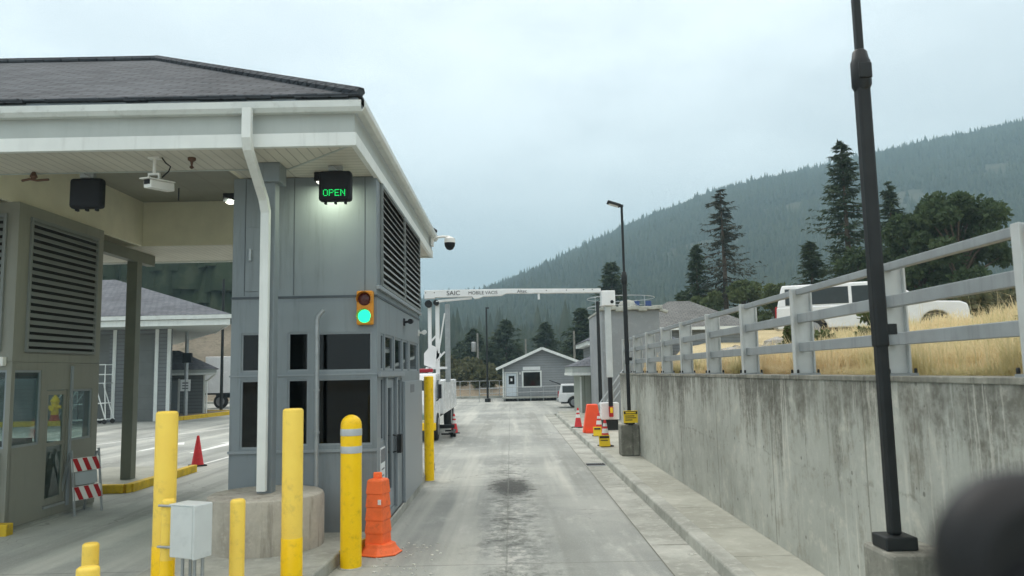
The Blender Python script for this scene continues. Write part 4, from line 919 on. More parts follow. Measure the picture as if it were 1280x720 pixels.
# ------------------------------------------------------------------ BOLLARDS
GB = 'yellow bollards on the near island'
def bollard(x, y, r, top, z0, label, ml='yellow', base=None, bands=(), flat=True):
    t = thing('bollard', label, 'bollard', (x, y, z0), GB)
    prof = [(r, z0), (r, top-.03), (r*.96, top-.012), (r*.8, top), (.0, top+.004)] if flat else [(r, z0), (r, top-r), (r*.95, top-r*.68), (r*.8, top-r*.38), (r*.55, top-r*.16), (r*.25, top-r*.03), (0, top)]
    MB().lathe(prof, (x, y, 0), 32).build('post', M[ml], t, smooth=True)
    if base: MB().lathe([(r+.003, z0+.004), (r+.003, z0+base), (r, z0+base+.004)], (x, y, 0), 32).build('base_band', M['yellow_deep'], t, smooth=True)
    for zb in bands: MB().lathe([(r+.003, zb), (r+.004, zb+.005), (r+.004, zb+.075), (r+.003, zb+.08)], (x, y, 0), 32).build('band', M['reflective'], t, smooth=True)
    MB().lathe([(r+.03, z0-.01), (r+.025, z0+.008), (r, z0+.012)], (x, y, 0), 24).build('collar', M['concrete'], t, smooth=True)
    return t
bollard(-2.26, 8.05, .105, 1.87, .15, 'tall pale yellow bollard in front of the round concrete base', base=.42)
bollard(-3.54, 8.0, .108, 1.87, .15, 'tall pale yellow bollard left of the electrical box', base=.38)
bollard(-2.64, 7.55, .07, 1.04, .15, 'short slim pale yellow bollard between the electrical box and concrete base')
bollard(-3.26, 7.45, .062, 1.07, .15, 'slim yellow post clamped behind the electrical box', base=.36)
bollard(-3.46, 6.45, .088, .70, 0, 'stubby yellow bollard at the bottom edge, in front of another')
bollard(-4.22, 7.9, .078, .59, 0, 'stubby yellow bollard half hidden behind the nearer stubby one')
bollard(-1.885, 9.15, .122, 1.74, 0, 'bright yellow dome-topped bollard with two silver bands at the lane edge', 'yellow_deep', bands=(1.50, 1.30), flat=False)
bollard(-1.72, 16.2, .1, 2.15, 0, 'yellow bollard past the far corner of the grey booth', 'yellow_deep')
# steel gate post beside the far bollard
t = tag(MB().box(-1.98, -1.92, 16.2, 16.26, .15, 2.25).box(-1.98, -1.92, 16.2, 16.26, 2.25, 2.3).build('dark_post', M['black_metal'], loc=(-1.95, 16.2, 0)), 'thin dark steel post between the booth corner and the far yellow bollard', 'post')
# electrical box
t = thing('electrical_box', 'pale blue-grey electrical enclosure on conduits beside the tall yellow bollard', 'electrical box', (-2.98, 7.2, .15))
rz = R(-24); cx, cy = -2.97, 7.25
MB().obox((cx, cy, .82), (.27, .21, .46), (0, 0, rz)).build('enclosure', M['box_blue'], t, bevel=.008)
off = Matrix.Rotation(rz, 3, 'Z') @ Vector((.152, 0, 0))
MB().obox((cx+off.x, cy+off.y, .82), (.022, .215, .475), (0, 0, rz)).build('door', M['box_blue'], t, bevel=.006)
MB().obox((cx, cy, 1.056), (.30, .22, .012), (0, 0, rz)).build('lid', M['box_blue'], t, bevel=.004)
m = MB()
for k, dx in enumerate((-.06, 0., .05, .11)): m.tube([(cx+dx, cy+.03*(k % 2), .15), (cx+dx, cy+.03*(k % 2), .6)], .016, 8)
m.build('conduit', M['galv'], t, smooth=True)
for zz in (.645, 1.02): MB().tube([(-3.33, 7.40, zz), (-3.19, 7.36, zz), (-3.08, 7.3, zz)], .012, 6).lathe([(.066, zz-.008), (.066, zz+.008)], (-3.26, 7.45, 0), 16).build('clamp', M['galv'], t)

ch = MB()
for k in range(70):
    a = random.gauss(-1.35, .28); y_ = random.uniform(8.4, 10.4)
    if a < -1.72 or a > -.6: continue
    q_ = random.uniform(.008, .028); ch.obox((a, y_, .006), (q_*1.6, q_, .008), (0, 0, random.uniform(0, 3)))
for k in range(60):
    q_ = random.uniform(.006, .02); ch.obox((random.uniform(2.0, 2.18), random.uniform(6, 36), .009), (q_*1.5, q_, .008), (0, 0, random.uniform(0, 3)))
tag(ch.build('grit', mat('pale_grit', S(208, 208, 200), .9, var=.2)), 'small pale chips of grit scattered on the lane and gutter', 'grit', kind='stuff')
# orange stacked delineator
t = thing('orange_barrier', 'scuffed orange ribbed plastic barrier post with a flared foot by the booth door', 'barrier', (-1.66, 9.95, 0))
m = MB(); cx, cy = -1.69, 9.85
zs2 = [.08, .24, .255, .40, .415, .56, .575, .72, .735, .88]
ws = [.136, .129, .139, .125, .134, .121, .130, .117, .126, .114]
m.lathe([(w*1.30, z) for w, z in zip(ws, zs2)]+[(.13, .905), (.09, .91)], (cx, cy, 0), 4, phase=R(45-18))
m.box(cx-.06, cx+.05, cy-.02, cy+.02, .90, .985).box(cx-.02, cx+.02, cy-.035, cy+.035, .90, .95)
m.build('body', M['orange'], t, bevel=.016, seg=3)
m = MB().lathe([(.27, 0.002), (.275, .018), (.25, .03), (.20, .09), (.185, .13)], (cx+.03, cy-.02, 0), 7, phase=R(12))
m.build('foot', M['orange'], t, bevel=.008)
MB().obox((cx+.045, cy-.178, .64), (.04, .01, .06), (0, 0, R(-18))).build('reflector', M['white_band'], t)

# ------------------------------------------------------------------ CONES
GC = 'traffic cones'
def cone_proto(label, collars=True):
    t = thing('traffic_cone', label, 'traffic cone', (0, 0, 0), GC, local=True)
    MB().box(-.18, .18, -.18, .18, .003, .035).build('base', M['rubber'], t, bevel=.01)
    MB().lathe([(.145, .036), (.135, .06), (.03, .70), (.026, .715), (.0, .717)], (0, 0, 0), 20).build('cone', M['cone_red'], t, smooth=True)
    if collars:
        r = lambda z: .135-.105*(z-.06)/.64+.004
        for a, b_ in ((.36, .48), (.54, .62)): MB().lathe([(r(a), a), (r(b_), b_)], (0, 0, 0), 20).build('collar', M['white_band'], t, smooth=True)
    return t
c1 = cone_proto('red traffic cone with white collars on the ground beside the bucket truck'); place(c1, (-2.12, 28.7, .0), .3)
c2 = place(copy_tree(c1), (2.42, 28.3, .142), .8, 'red cone with white collars at the kerb, farthest along the sidewalk')
c3 = place(copy_tree(c1), (2.54, 21.2, .142), .2, 'red cone with a yellow placard leaning on it, nearest on the sidewalk')
c4 = place(copy_tree(c1), (2.76, 24.6, .142), 1.2, 'red cone standing between the orange barrier and the placard cone')
c5 = cone_proto('plain faded red cone without collars in the lane behind the booth', False); place(c5, (-7.96, 19.8, 0), .6, scale=1.06)
t = thing('cone_placard', 'small yellow placard leaning against the nearest sidewalk cone', 'sign', (2.5, 20.98, .15))
MB().obox((2.49, 21.0, .31), (.3, .02, .3), (R(-12), 0, R(6))).build('placard_panel', M['sign_yellow'], t, bevel=.004)
q = MB().obox((2.485, 20.965, .41), (.26, .006, .06), (R(-12), 0, R(6)))
for k in range(2): q.obox((2.485, 20.985, .32-.07*k), (.2, .006, .016), (R(-12), 0, R(6)))
q.build('lines', M['ink'], t)
t = thing('cone_placard', 'yellow placard at the foot of the cone next to the orange barrier', 'sign', (2.66, 24.35, .15))
MB().obox((2.68, 24.4, .3), (.26, .02, .28), (R(-12), 0, 0)).build('placard_panel', M['sign_yellow'], t, bevel=.004)
MB().obox((2.68, 24.37, .38), (.2, .006, .05), (R(-12), 0, 0)).build('lines', M['ink'], t)
# bright orange barrier on the sidewalk
t = thing('plastic_barrier', 'bright orange tapered plastic barrier on the sidewalk by the white fascia building', 'barrier', (2.68, 25.9, .14))
MB().prism([(2.36,.145), (3.0,.145), (2.98,.24), (2.86,1.08), (2.52,1.08), (2.38,.24)], 'Y', 25.7, 26.1).build('body', M['barrier_orange'], t, bevel=.03)
MB().box(2.44, 2.94, 25.62, 25.698, .145, .22).build('foot', M['barrier_orange'], t)
# white cabinet and railing where the wall ends
t = thing('white_cabinet', 'white box standing at the end of the retaining wall under the detector tube', 'cabinet', (3.36, 26.9, .14))
MB().box(3.1, 3.72, 26.8, 27.3, .5, 1.08).build('cabinet_body', M['white_paint'], t, bevel=.03)
MB().box(3.14, 3.68, 26.85, 27.25, .14, .5).build('cabinet_stand', M['black_metal'], t)
t = thing('stair_railing', 'sloping grey pipe railing rising beside the grey stucco building', 'railing', (3.7, 30, 0))
m = MB()
for dz in (.45, .75, 1.05): m.tube([(3.25, 29.0, .15+dz-.3), (4.4, 29.4, 1.3+dz)], .025, 6)
for f_ in (0, .5, 1): m.tube([(3.25+1.15*f_, 29+.4*f_, .14), (3.25+1.15*f_, 29+.4*f_, .9+1.45*f_)], .025, 6)
m.build('pipes', M['galv'], t, smooth=True)
# drain grate in the gutter
t = thing('drain_grate', 'dark slotted drain grate set in the gutter by the kerb', 'drain', (1.96, 18.3, .01))
MB().box(1.73, 2.17, 18.05, 18.1, .006, .016).box(1.73, 2.17, 18.5, 18.55, .006, .016).build('grate_frame', M['galv'], t)
m = MB()
for k in range(9): m.box(1.75+k*.047, 1.765+k*.047, 18.1, 18.5, .008, .016)
m.build('bars', M['rubber'], t); MB().box(1.73, 2.17, 18.1, 18.5, .0052, .0065).build('pit', M['dark'], t)  # flat black sheet paints the shade below the grate bars

# ------------------------------------------------------------------ BARRICADE
t = thing('barricade', 'folding barricade with red and white striped boards leaning by the left booth', 'barricade', (-7.05, 13.2, .0))
def stripes(z0, z1, x0, y0, x1, y1, lean):
    bd = MB(); w = Vector((x1-x0, y1-y0, 0)); nrm = Vector((w.y, -w.x, 0)).normalized()
    def pt(f, z, o): return Vector((x0, y0, 0))+w*f+Vector((0, 0, z))+nrm*(o-lean*(z))
    bd.add([pt(0,z0,0), pt(1,z0,0), pt(1,z1,0), pt(0,z1,0), pt(0,z0,-.02), pt(1,z0,-.02), pt(1,z1,-.02), pt(0,z1,-.02)], [(0,1,2,3),(5,4,7,6),(1,5,6,2),(4,0,3,7),(3,2,6,7),(4,5,1,0)])
    o = bd.build('board', M['white_band'], t); r = MB()
    n = 3
    for k in range(n):
        f0 = k/n+.02; f1 = f0+.16; sh = .16
        r.quad(pt(f0+sh if f0+sh < 1 else 1, z0+.004, .003), pt(min(1, f1+sh), z0+.004, .003), pt(f1, z1-.004, .003), pt(f0, z1-.004, .003))
    r.build('stripe', M['red_paint'], o)
ax0, ay0, ax1, ay1 = -7.18, 12.9, -6.98, 13.42
stripes(.70, .92, ax0, ay0, ax1, ay1, .12); stripes(.24, .46, ax0, ay0, ax1, ay1, .12)
w = Vector((ax1-ax0, ay1-ay0, 0)); nr = Vector((w.y, -w.x, 0)).normalized()
def fp(f, z, o=0): return Vector((ax0, ay0, 0))+w*f+Vector((0, 0, z))+nr*(-.012-.12*z+o)
m = MB().beam(fp(.03, 0), fp(.03, 1.05), .03, .03).beam(fp(.97, 0), fp(.97, 1.05), .03, .03).beam(fp(.03, 0, -.42), fp(.03, 1.0, -.05), .03, .03).beam(fp(.97, 0, -.42), fp(.97, 1.0, -.05), .03, .03)
m.build('leg', M['galv'], t)
MB().quad(fp(.12, .48, -.012), fp(.88, .48, -.012), fp(.88, .69, -.012), fp(.12, .69, -.012)).build('centre_panel', M['barr_grey'], t)

# ------------------------------------------------------------------ VEHICLES
def wheel(parent, x, y, z, r, w, axis='X'):
    ty = MB().lathe([(r*.62, -w/2), (r*.93, -w/2), (r, -w*.36), (r, w*.36), (r*.93, w/2), (r*.62, w/2)], (0, 0, 0), 28, axis)
    ty.v = [(a+x, b_+y, c+z) for a, b_, c in ty.v]
    wo = ty.build('wheel', M['rubber'], parent, smooth=True)
    rm = MB().lathe([(r*.63, -w*.52), (r*.5, -w*.40), (r*.2, -w*.52), (.02, -w*.52), (.02, w*.52), (r*.2, w*.52), (r*.5, w*.40), (r*.63, w*.52)], (0, 0, 0), 20, axis)
    rm.v = [(a+x, b_+y, c+z) for a, b_, c in rm.v]
    rm.build('rim', M['rim'], wo, smooth=True); return wo
def arch_pts(xc, zc, r, n=8): return [(xc+r*math.cos(math.pi*k/n), zc+r*math.sin(math.pi*k/n)) for k in range(n+1)]
def wagon(name, label, cat, L, W, H, hatch=False, hood=1.45, group=None, rake=.78):
    """long-roof utility vehicle, front towards +x, centred on the origin"""
    t = thing(name, label, cat, (0, 0, 0), group, local=True)
    h = L/2; wr = .39; zb = .42; belt = H*.60; xf, xr = h-.95, -h+1.15
    low = [(-h+.05, zb)]+[(xr-.47, zb)]+arch_pts(xr, wr, .47)[::-1][1:-1]+[(xr+.47, zb), (xf-.47, zb)]+arch_pts(xf, wr, .47)[::-1][1:-1]+[(xf+.47, zb), (h-.02, zb+.02), (h, .70), (h-.05, belt-.12), (h-.25, belt-.03), (h-hood, belt+.03), (-h+.03, belt+.02), (-h, .7)]
    MB().prism(low, 'Y', -W/2, W/2).build('body', M['white_paint'], t, bevel=.05, seg=3)
    a = W/2-.03; c_ = W/2-.16; zt = H
    f0, f1, r0, r1 = h-hood+.02, h-hood-rake, -h+.04, -h+.22
    gh = MB().add([(r0,-a,belt), (f0,-a,belt), (f0,a,belt), (r0,a,belt), (r1,-c_,zt), (f1,-c_,zt), (f1,c_,zt), (r1,c_,zt)], [(0,3,2,1),(4,5,6,7),(0,1,5,4),(1,2,6,5),(2,3,7,6),(3,0,4,7)])
    gh.build('cabin', M['white_paint'], t, bevel=.06, seg=3)
    def side(f, z, s): # point on the leaning cabin side
        k = (z-belt)/(zt-belt); return (f, s*(a+(c_-a)*k+.006), z)
    lz, uz = belt+.07, zt-.13
    cuts = [(r0+.28, -h+L*.40), (-h+L*.40+.10, -h+L*.56), (-h+L*.56+.10, f1+.28)]
    for s in (-1, 1):
        for i, (p, q) in enumerate(cuts):
            if i == 2: pts = [(p, lz), (q+.28, lz), (q-.12, uz), (p, uz)]
            else: pts = [(p, lz), (q, lz), (q, uz), (p, uz)]
            o2 = [side(x, z, s) for x, z in pts]
            MB().quad(*o2).build('side_window', M['glass_dark'], t)
        MB().box(-.55, -.42, s*(W/2+.002)-.01, s*(W/2+.002)+.01, belt-.14, belt-.11).build('door_handle', M['black_plastic'], t)
        MB().obox((f0-.25, s*(W/2+.10), belt+.12), (.1, .18, .15)).build('mirror', M['white_paint'], t, bevel=.03)
        MB().obox((h-.03, s*(W/2-.22), .86), (.1, .34, .16)).build('headlight', M['glass_clear'], t, bevel=.02)
        MB().obox((-h+.02, s*(W/2-.10), .98), (.08, .16, .42)).build('tail_light', M['red_paint'], t, bevel=.02)
    ws_ = MB().quad((f0-.02+.012, -a+.14, belt+.05), (f0-.02+.012, a-.14, belt+.05), (f1+.06, c_-.10, zt-.09), (f1+.06, -c_+.10, zt-.09)); ws_.build('windshield', M['glass_dark'], t)
    MB().quad((r0-.004+.02, -a+.18, belt+.1), (r0-.004+.02, a-.18, belt+.1), (r1-.05, c_-.14, zt-.14), (r1-.05, -c_+.14, zt-.14)).build('rear_window', M['glass_dark'], t)
    MB().box(h-.12, h+.08, -W/2+.04, W/2-.04, .45, .66).build('front_bumper', M['galv'], t, bevel=.04)
    MB().box(-h-.10, -h+.1, -W/2+.04, W/2-.04, .45, .66).build('rear_bumper', M['galv'], t, bevel=.04)
    MB().box(-h+.2, h-.2, -W/2+.12, W/2-.12, .3, .6).build('underbody', M['rubber'], t)
    for x in (xf, xr):
        for s in (-1, 1): wheel(t, x, s*(W/2-.14), wr, wr, .25, 'Y')
    if hatch:
        MB().add([(r1-.02,-c_,zt+.02), (r1-.02,c_,zt+.02), (r1-.85,c_-.04,zt+.32), (r1-.85,-c_+.04,zt+.32), (r1-.02,-c_,zt-.04), (r1-.02,c_,zt-.04), (r1-.85,c_-.04,zt+.27), (r1-.85,-c_+.04,zt+.27)], [(0,1,2,3),(7,6,5,4),(0,4,5,1),(1,5,6,2),(2,6,7,3),(3,7,4,0)]).build('rear_hatch', M['black_plastic'], t)
    return t
tw = wagon('parked_suv', 'long white utility vehicle parked in the dry grass behind the fence', 'SUV', 5.75, 2.0, 1.92, hood=1.2, rake=.98)
place(tw, (12.1, 25.9, 3.02), R(-22))
ts = wagon('parked_suv', 'white SUV with its rear hatch raised beside the gabled house', 'SUV', 4.5, 1.85, 1.72, True, 1.2)
place(ts, (4.72, 47.2, 0), R(-4), scale=.82)

# boom truck with gantry
VX, VY = -2.42, 25.2
v = thing('scanner_truck', 'white boom truck holding a long white gantry arm across the lane', 'truck', (-3.6, 28.5, 0))
xw0, xw1 = -4.75, -2.42
cab = MB().prism([(25.2,.55), (25.12,1.2), (25.45,2.0), (25.6,2.2), (27.0,2.22), (27.05,.55)], 'X', xw0+.05, xw1-.05).build('cab', M['white_paint'], v, bevel=.06, seg=3)
MB().quad((xw0+.2,25.155,1.28), (xw1-.2,25.155,1.28), (xw1-.25,25.44,1.98), (xw0+.25,25.44,1.98)).build('windshield', M['glass_dark'], cab)
for s, x in ((1, xw1-.045), (-1, xw0+.045)):
    MB().quad((x,25.62,1.3), (x,26.55,1.3), (x,26.55,1.98), (x,25.72,1.98)).build('side_window', M['glass_dark'], cab)
    MB().obox((x+s*.14, 25.35, 1.62), (.1, .2, .46)).tube([(x, 25.5, 1.3), (x+s*.14, 25.38, 1.42)], .014, 6).build('mirror', M['black_plastic'], cab, bevel=.02)
    MB().obox((x-s*.28, 25.13, .82), (.32, .06, .2)).build('headlight', M['glass_clear'], cab, bevel=.02)
MB().box(xw0+.02, xw1-.02, 25.0, 25.18, .38, .62).build('bumper', M['yellow_deep'], v, bevel=.03)
MB().box(-3.2, -2.6, 25.8, 26.1, 2.24, 2.37).build('beacon_bar', M['beacon_red'], v, bevel=.04)
MB().box(xw0+.5, xw1-.5, 25.4, 33.6, .45, .7).build('chassis', M['black_metal'], v)
bd = MB().box(xw0, xw1+.05, 27.3, 33.6, .78, 1.95).build('equipment_body', M['white_paint'], v, bevel=.03)
for k in range(4): MB().box(xw1+.051, xw1+.062, 27.45+k*1.5, 28.8+k*1.5, .86, 1.86).build('cabinet_door', M['white_paint'], bd, bevel=.01)
for y_ in (25.95, 31.6, 32.75):
    for x_ in (xw0+.18, xw1-.16): wheel(v, x_, y_, .46, .46, .28)
ou = MB().box(xw1-.4, xw1+.42, 27.2, 27.32, .30, .42).box(xw1+.3, xw1+.42, 26.5, 28.1, .12, .2).box(xw1+.34, xw1+.38, 27.2, 27.3, .2, .35).box(xw1+.02, xw1+.42, 26.5, 26.58, .12, .18).box(xw1+.02, xw1+.42, 28.02, 28.1, .12, .18).box(xw1+.28, xw1+.46, 27.1, 27.42, 0, .12)
ou.build('outrigger', M['black_metal'], v, bevel=.01)
# vertical mast frame
m = MB().box(-2.86, -2.74, 26.85, 27.0, 2.0, 4.75).box(-2.6, -2.46, 26.85, 27.0, 1.95, 4.7).beam((-2.78, 26.9, 3.3), (-2.55, 26.9, 3.55), .06, .06).beam((-2.8, 26.9, 3.05), (-2.5, 26.9, 2.75), .1, .3)
m.box(-2.95, -2.2, 26.83, 26.9, 2.35, 2.43).beam((-2.9, 26.86, 2.3), (-2.28, 26.86, 2.95), .06, .06).beam((-2.5, 26.86, 2.9), (-2.27, 26.86, 4.3), .05, .05)
m.prism([(-3.0, 2.5), (-2.6, 2.35), (-2.55, 3.1), (-2.75, 3.2), (-3.0, 2.9)], 'Y', 26.8, 26.84)
m.build('mast', M['white_paint'], v, bevel=.008)
MB().box(-2.27, -2.1, 26.9, 27.1, 1.9, 4.62).build('mast_column', M['galv'], v, bevel=.01)
MB().lathe([(.13, 26.66), (.13, 26.86)], (-2.82, 0, 4.62), 16, 'Y').lathe([(.10, 26.66), (.10, 26.86)], (-2.55, 0, 4.66), 16, 'Y').build('pivot', M['black_metal'], v, smooth=True)
bo = MB().prism([(-2.95,4.80), (-2.62,4.80), (-2.58,4.90-.06), (-1.3,4.84), (-1.2,4.76), (-1.05,4.78), (-.9,4.84), (-.25,4.86), (-.1,4.93), (3.2,4.89), (3.2,5.03), (-.1,5.09), (-2.95,5.09)], 'Y', 26.6, 26.85)
boom = bo.build('boom', M['white_paint'], v, bevel=.012)
text_mesh('lettering', 'SAIC', .22, M['ink'], boom, (-2.18, 26.597, 4.90), sx=1.05); text_mesh('lettering', 'MOBILE VACIS', .16, M['ink'], boom, (-1.42, 26.597, 4.91), sx=1.0)
text_mesh('lettering', 'Altec', .16, M['ink'], boom, (.28, 26.597, 4.94))
MB().tube([(-2.55, 26.7, 4.70), (-1.3, 26.7, 4.80)], .045, 10).build('hydraulic_cylinder', M['white_paint'], v, smooth=True)
MB().box(1.0, 1.07, 26.65, 26.8, 4.7, 4.91).build('bracket', M['white_paint'], boom)
for x_ in (1.3, 2.0, 2.6, 2.9, -2.9, -2.6): MB().lathe([(.018, 26.59), (.018, 26.6)], (x_, 0, 5.0), 8, 'Y').build('bolt', M['black_metal'], boom)
hdd = MB().box(3.2, 3.68, 26.5, 26.95, 4.42, 4.95).build('detector_head', M['white_paint'], v, bevel=.025)
MB().lathe([(.06, 26.485), (.06, 26.499)], (3.56, 0, 4.55), 16, 'Y').build('knob', M['black_plastic'], hdd, smooth=True)
dt = MB().box(3.33, 3.53, 26.62, 26.85, 1.95, 4.42).build('detector_tube', mat('pale_detector_sleeve', S(190, 196, 196), .5, var=.06), v, bevel=.02)
MB().box(3.36, 3.5, 26.65, 26.82, .95, 1.95).build('detector_foot', M['black_plastic'], v, bevel=.02)
MB().box(3.36, 3.5, 26.62, 26.85, .6, .95).build('detector_end', M['red_paint'], v, bevel=.02)
MB().box(3.385, 3.475, 26.60, 26.618, .74, .92).build('detector_label', M['sign_yellow'], v)

# ------------------------------------------------------------------ BUILDINGS
# gabled house
HY, HX0, HX1 = 60., -.62, 5.9
h = thing('gabled_house', 'small grey gabled house with white trim and a railed ramp across the yard', 'house', (2.6, 62, 0))
ax, az_, ez = 2.45, 3.98, 2.62
w_holes = [(-.38, .46, .32, 2.12), (.98, 2.28, 1.08, 2.16)]
fr = MB().wall('X', HX0, HX1, .05, 2.55, HY, .15, w_holes)
fr.prism([(HX0, 2.551), (HX1, 2.551), (HX1, 2.75), (ax, az_-.06), (HX0, 2.62)], 'Y', HY, HY+.15)
fr.box(HX0, HX0+.15, HY+.16, HY+8, .05, 2.62).box(HX1-.15, HX1, HY+.16, HY+8, .05, 2.7).box(HX0, HX1, HY+8, HY+8.15, .05, 2.6).prism([(HX0, 2.61), (HX1, 2.61), (ax, az_-.06)], 'Y', HY+8, HY+8.15)
fr.build('wall', M['siding'], h)
rfh = MB().beam((-1.1, HY+4, 2.50), (ax+.03, HY+4, az_+.03), 9.1, .1, (0, 0, 1)).beam((ax-.03, HY+4, az_+.03), (6.3, HY+4, 2.55), 9.1, .1, (0, 0, 1))
rfo = rfh.build('roof', M['shingle_far'], h)
MB().beam((-1.12, HY-.58, 2.43), (ax, HY-.58, az_), .06, .2, (0, 0, 1)).beam((ax, HY-.58, az_), (6.32, HY-.58, 2.47), .06, .2, (0, 0, 1)).build('barge_board', M['white_trim'], rfo)
MB().box(HX0-.02, HX0+.1, HY-.03, HY-.002, .05, 2.5).build('corner_trim', M['white_trim'], h)
dr = MB().box(-.36, .44, HY+.05, HY+.1, .34, 2.1).build('door', M['door_white'], h)
MB().box(-.16, .28, HY+.04, HY+.048, 1.25, 1.9).build('pane', M['glass_dark'], dr); MB().box(-.02, .12, HY+.034, HY+.039, 1.5, 1.7).build('notice', M['white_sign'], dr)
MB().box(-.47, -.385, HY-.03, HY-.002, .32, 2.2).box(.465, .55, HY-.03, HY-.002, .32, 2.2).box(-.384, .464, HY-.03, HY-.002, 2.125, 2.2).build('door_frame', M['white_trim'], h)
w_ = MB().box(.86, .98, HY-.04, HY-.002, .98, 2.27).box(2.28, 2.4, HY-.04, HY-.002, .98, 2.27).box(.981, 2.279, HY-.04, HY-.002, 2.16, 2.27).box(.981, 2.279, HY-.04, HY-.002, .98, 1.08).build('window', M['white_trim'], h)
MB().box(.981, 2.279, HY+.05, HY+.056, 1.081, 2.159).build('pane', M['glass_dark'], w_)
MB().box(.95, 2.3, HY-.05, HY-.002, 2.32, 2.58).build('name_board', M['white_sign'], h)
MB().box(.68, .78, HY-.09, HY-.002, 2.0, 2.16).build('porch_lamp', M['cam_white'], h)
MB().box(HX0-.05, 7.0, HY-1.5, HY-.06, .2, .3).build('ramp_deck', M['concrete'], h); MB().box(HX0+.1, 6.9, HY-1.4, HY-.1, -.05, .2).build('ramp_shade', M['dark'], h)  # solid black box paints the shade beneath the deck
rl = thing('ramp_railing', 'thin grey pipe railing along the ramp of the gabled house', 'railing', (2, 58.4, 0))
m = MB()
for zz in (1.12, .72): m.tube([(-2.4, 58.4, zz-.1), (5.4, 58.4, zz)], .025, 6)
for k in range(9): m.tube([(-2.4+k*.97, 58.4, .0), (-2.4+k*.97, 58.4, 1.02+.012*k)], .022, 6)
m.build('pipes', M['galv'], rl, smooth=True)
mesh_ = MB()
for k in range(28): mesh_.box(-2.4+k*.28, -2.392+k*.28, 58.396, 58.404, .1, 1.05)
mesh_.build('bars', M['galv'], rl)
# small building with white fascia
fb = thing('fascia_building', 'low building with a white fascia and vertical board wall behind the orange barrier', 'building', (4.2, 38.5, 0))
MB().box(3.42, 6.4, 38.0, 42, .0, 1.96).build('wall', M['vboards'], fb)
MB().box(4.02, 4.2, 37.96, 37.997, .14, 1.9).box(3.39, 3.47, 37.96, 37.997, .14, 1.9).build('corner_trim', M['white_trim'], fb)
MB().box(2.95, 6.8, 37.2, 42.4, 1.97, 2.10).build('fascia_trim', M['white_trim'], fb); MB().box(2.98, 6.8, 37.23, 42.4, 2.105, 2.4).build('fascia', M['fascia'], fb)
MB().add([(2.9,37.15,2.41), (6.9,37.15,2.41), (6.9,42.5,2.41), (2.9,42.5,2.41), (5.1,39.4,3.3), (6.9,39.4,3.3)], [(0,1,5,4),(0,4,3),(3,4,5,2),(1,2,5),(0,3,2,1)]).build('roof', M['shingle_far'], fb)
# taller house behind it
th = thing('grey_house', 'grey house with a white eave showing above the white fascia building', 'house', (6, 46, 0))
MB().box(4.75, 9, 44, 50, 0, 3.6).build('wall', M['siding_dark'], th)
MB().box(4.3, 9.4, 43.4, 50.5, 3.62, 3.85).build('fascia', M['white_trim'], th)
MB().add([(4.2,43.3,3.86), (9.5,43.3,3.86), (9.5,50.6,3.86), (4.2,50.6,3.86), (6.9,46,5.2), (6.9,48,5.2)], [(0,1,4),(1,2,5,4),(2,3,5),(3,0,4,5),(0,3,2,1)]).build('roof', M['shingle_far'], th)
MB().tube([(4.74, 43.9, 3.6), (4.74, 43.9, 2.6)], .05, 8).build('downspout', M['white_trim'], th)
# stucco building with flat capped top
sb = thing('stucco_building', 'tall plain grey stucco building with a ragged pale cap beyond the fence', 'building', (5, 34, 0))
MB().box(3.85, 6.25, 32, 38-.85, 0, 4.66).build('wall', M['stucco'], sb)
cp = MB()
for k in range(8): cp.obox((3.95+k*.32, 31.95, 4.74+.03*math.sin(k*2.1)), (.36, .3, .14+.03*(k % 3)), (0, R(random.uniform(-5, 5)), 0))
cp.obox((6.42, 31.98, 4.62), (.36, .3, .12), (0, R(20), 0)).box(3.8, 6.4, 32.1, 37.2, 4.665, 4.76)
cp.build('cap', M['concrete'], sb, bevel=.03)
sd = tag(MB().lathe([(.42, 4.76), (.42, 5.0), (.34, 5.12), (.1, 5.2), (0, 5.21)], (5.15, 33.2, 0), 16).build('roof_vent', M['concrete'], loc=(5.15, 33.2, 4.76), smooth=True), 'domed pale vent on the flat top of the grey stucco building', 'vent')
for x_, lb in ((5.5, 'blue drum on the stucco building roof beside the domed vent'), (6.0, 'blue drum at the right end of the stucco building roof')):
    t = thing('blue_drum', lb, 'drum', (x_, 33, 4.76), 'blue drums on the roof')
    MB().lathe([(.12, 4.76), (.13, 4.78), (.13, 4.95), (.137, 4.96), (.13, 4.97), (.13, 5.12), (.1, 5.13), (0, 5.13)], (x_, 33, 0), 14).build('drum_body', M['blue_drum'], t, smooth=True)
    MB().lathe([(.03, 5.131), (.03, 5.15)], (x_+.05, 33, 0), 8).build('bung', M['black_plastic'], t)
t = thing('roof_hoops', 'wide thin wire hoops standing above the flat stucco building roof', 'antenna', (5.1, 33.5, 4.76))
m = MB()
for zz, rr in ((5.38, 1.5), (4.98, 1.5)): m.tube([(5.0+rr*math.cos(k*R(10)), 34.3+rr*math.sin(k*R(10)), zz) for k in range(37)], .016, 5, False)
m.build('hoop', M['galv'], t)
m = MB()
for k in range(4): m.tube([(5.0+1.5*math.cos(k*R(90)+.6), 34.3+1.5*math.sin(k*R(90)+.6), 4.76), (5.0+1.5*math.cos(k*R(90)+.6), 34.3+1.5*math.sin(k*R(90)+.6), 5.38)], .016, 5)
m.build('stand', M['galv'], t)
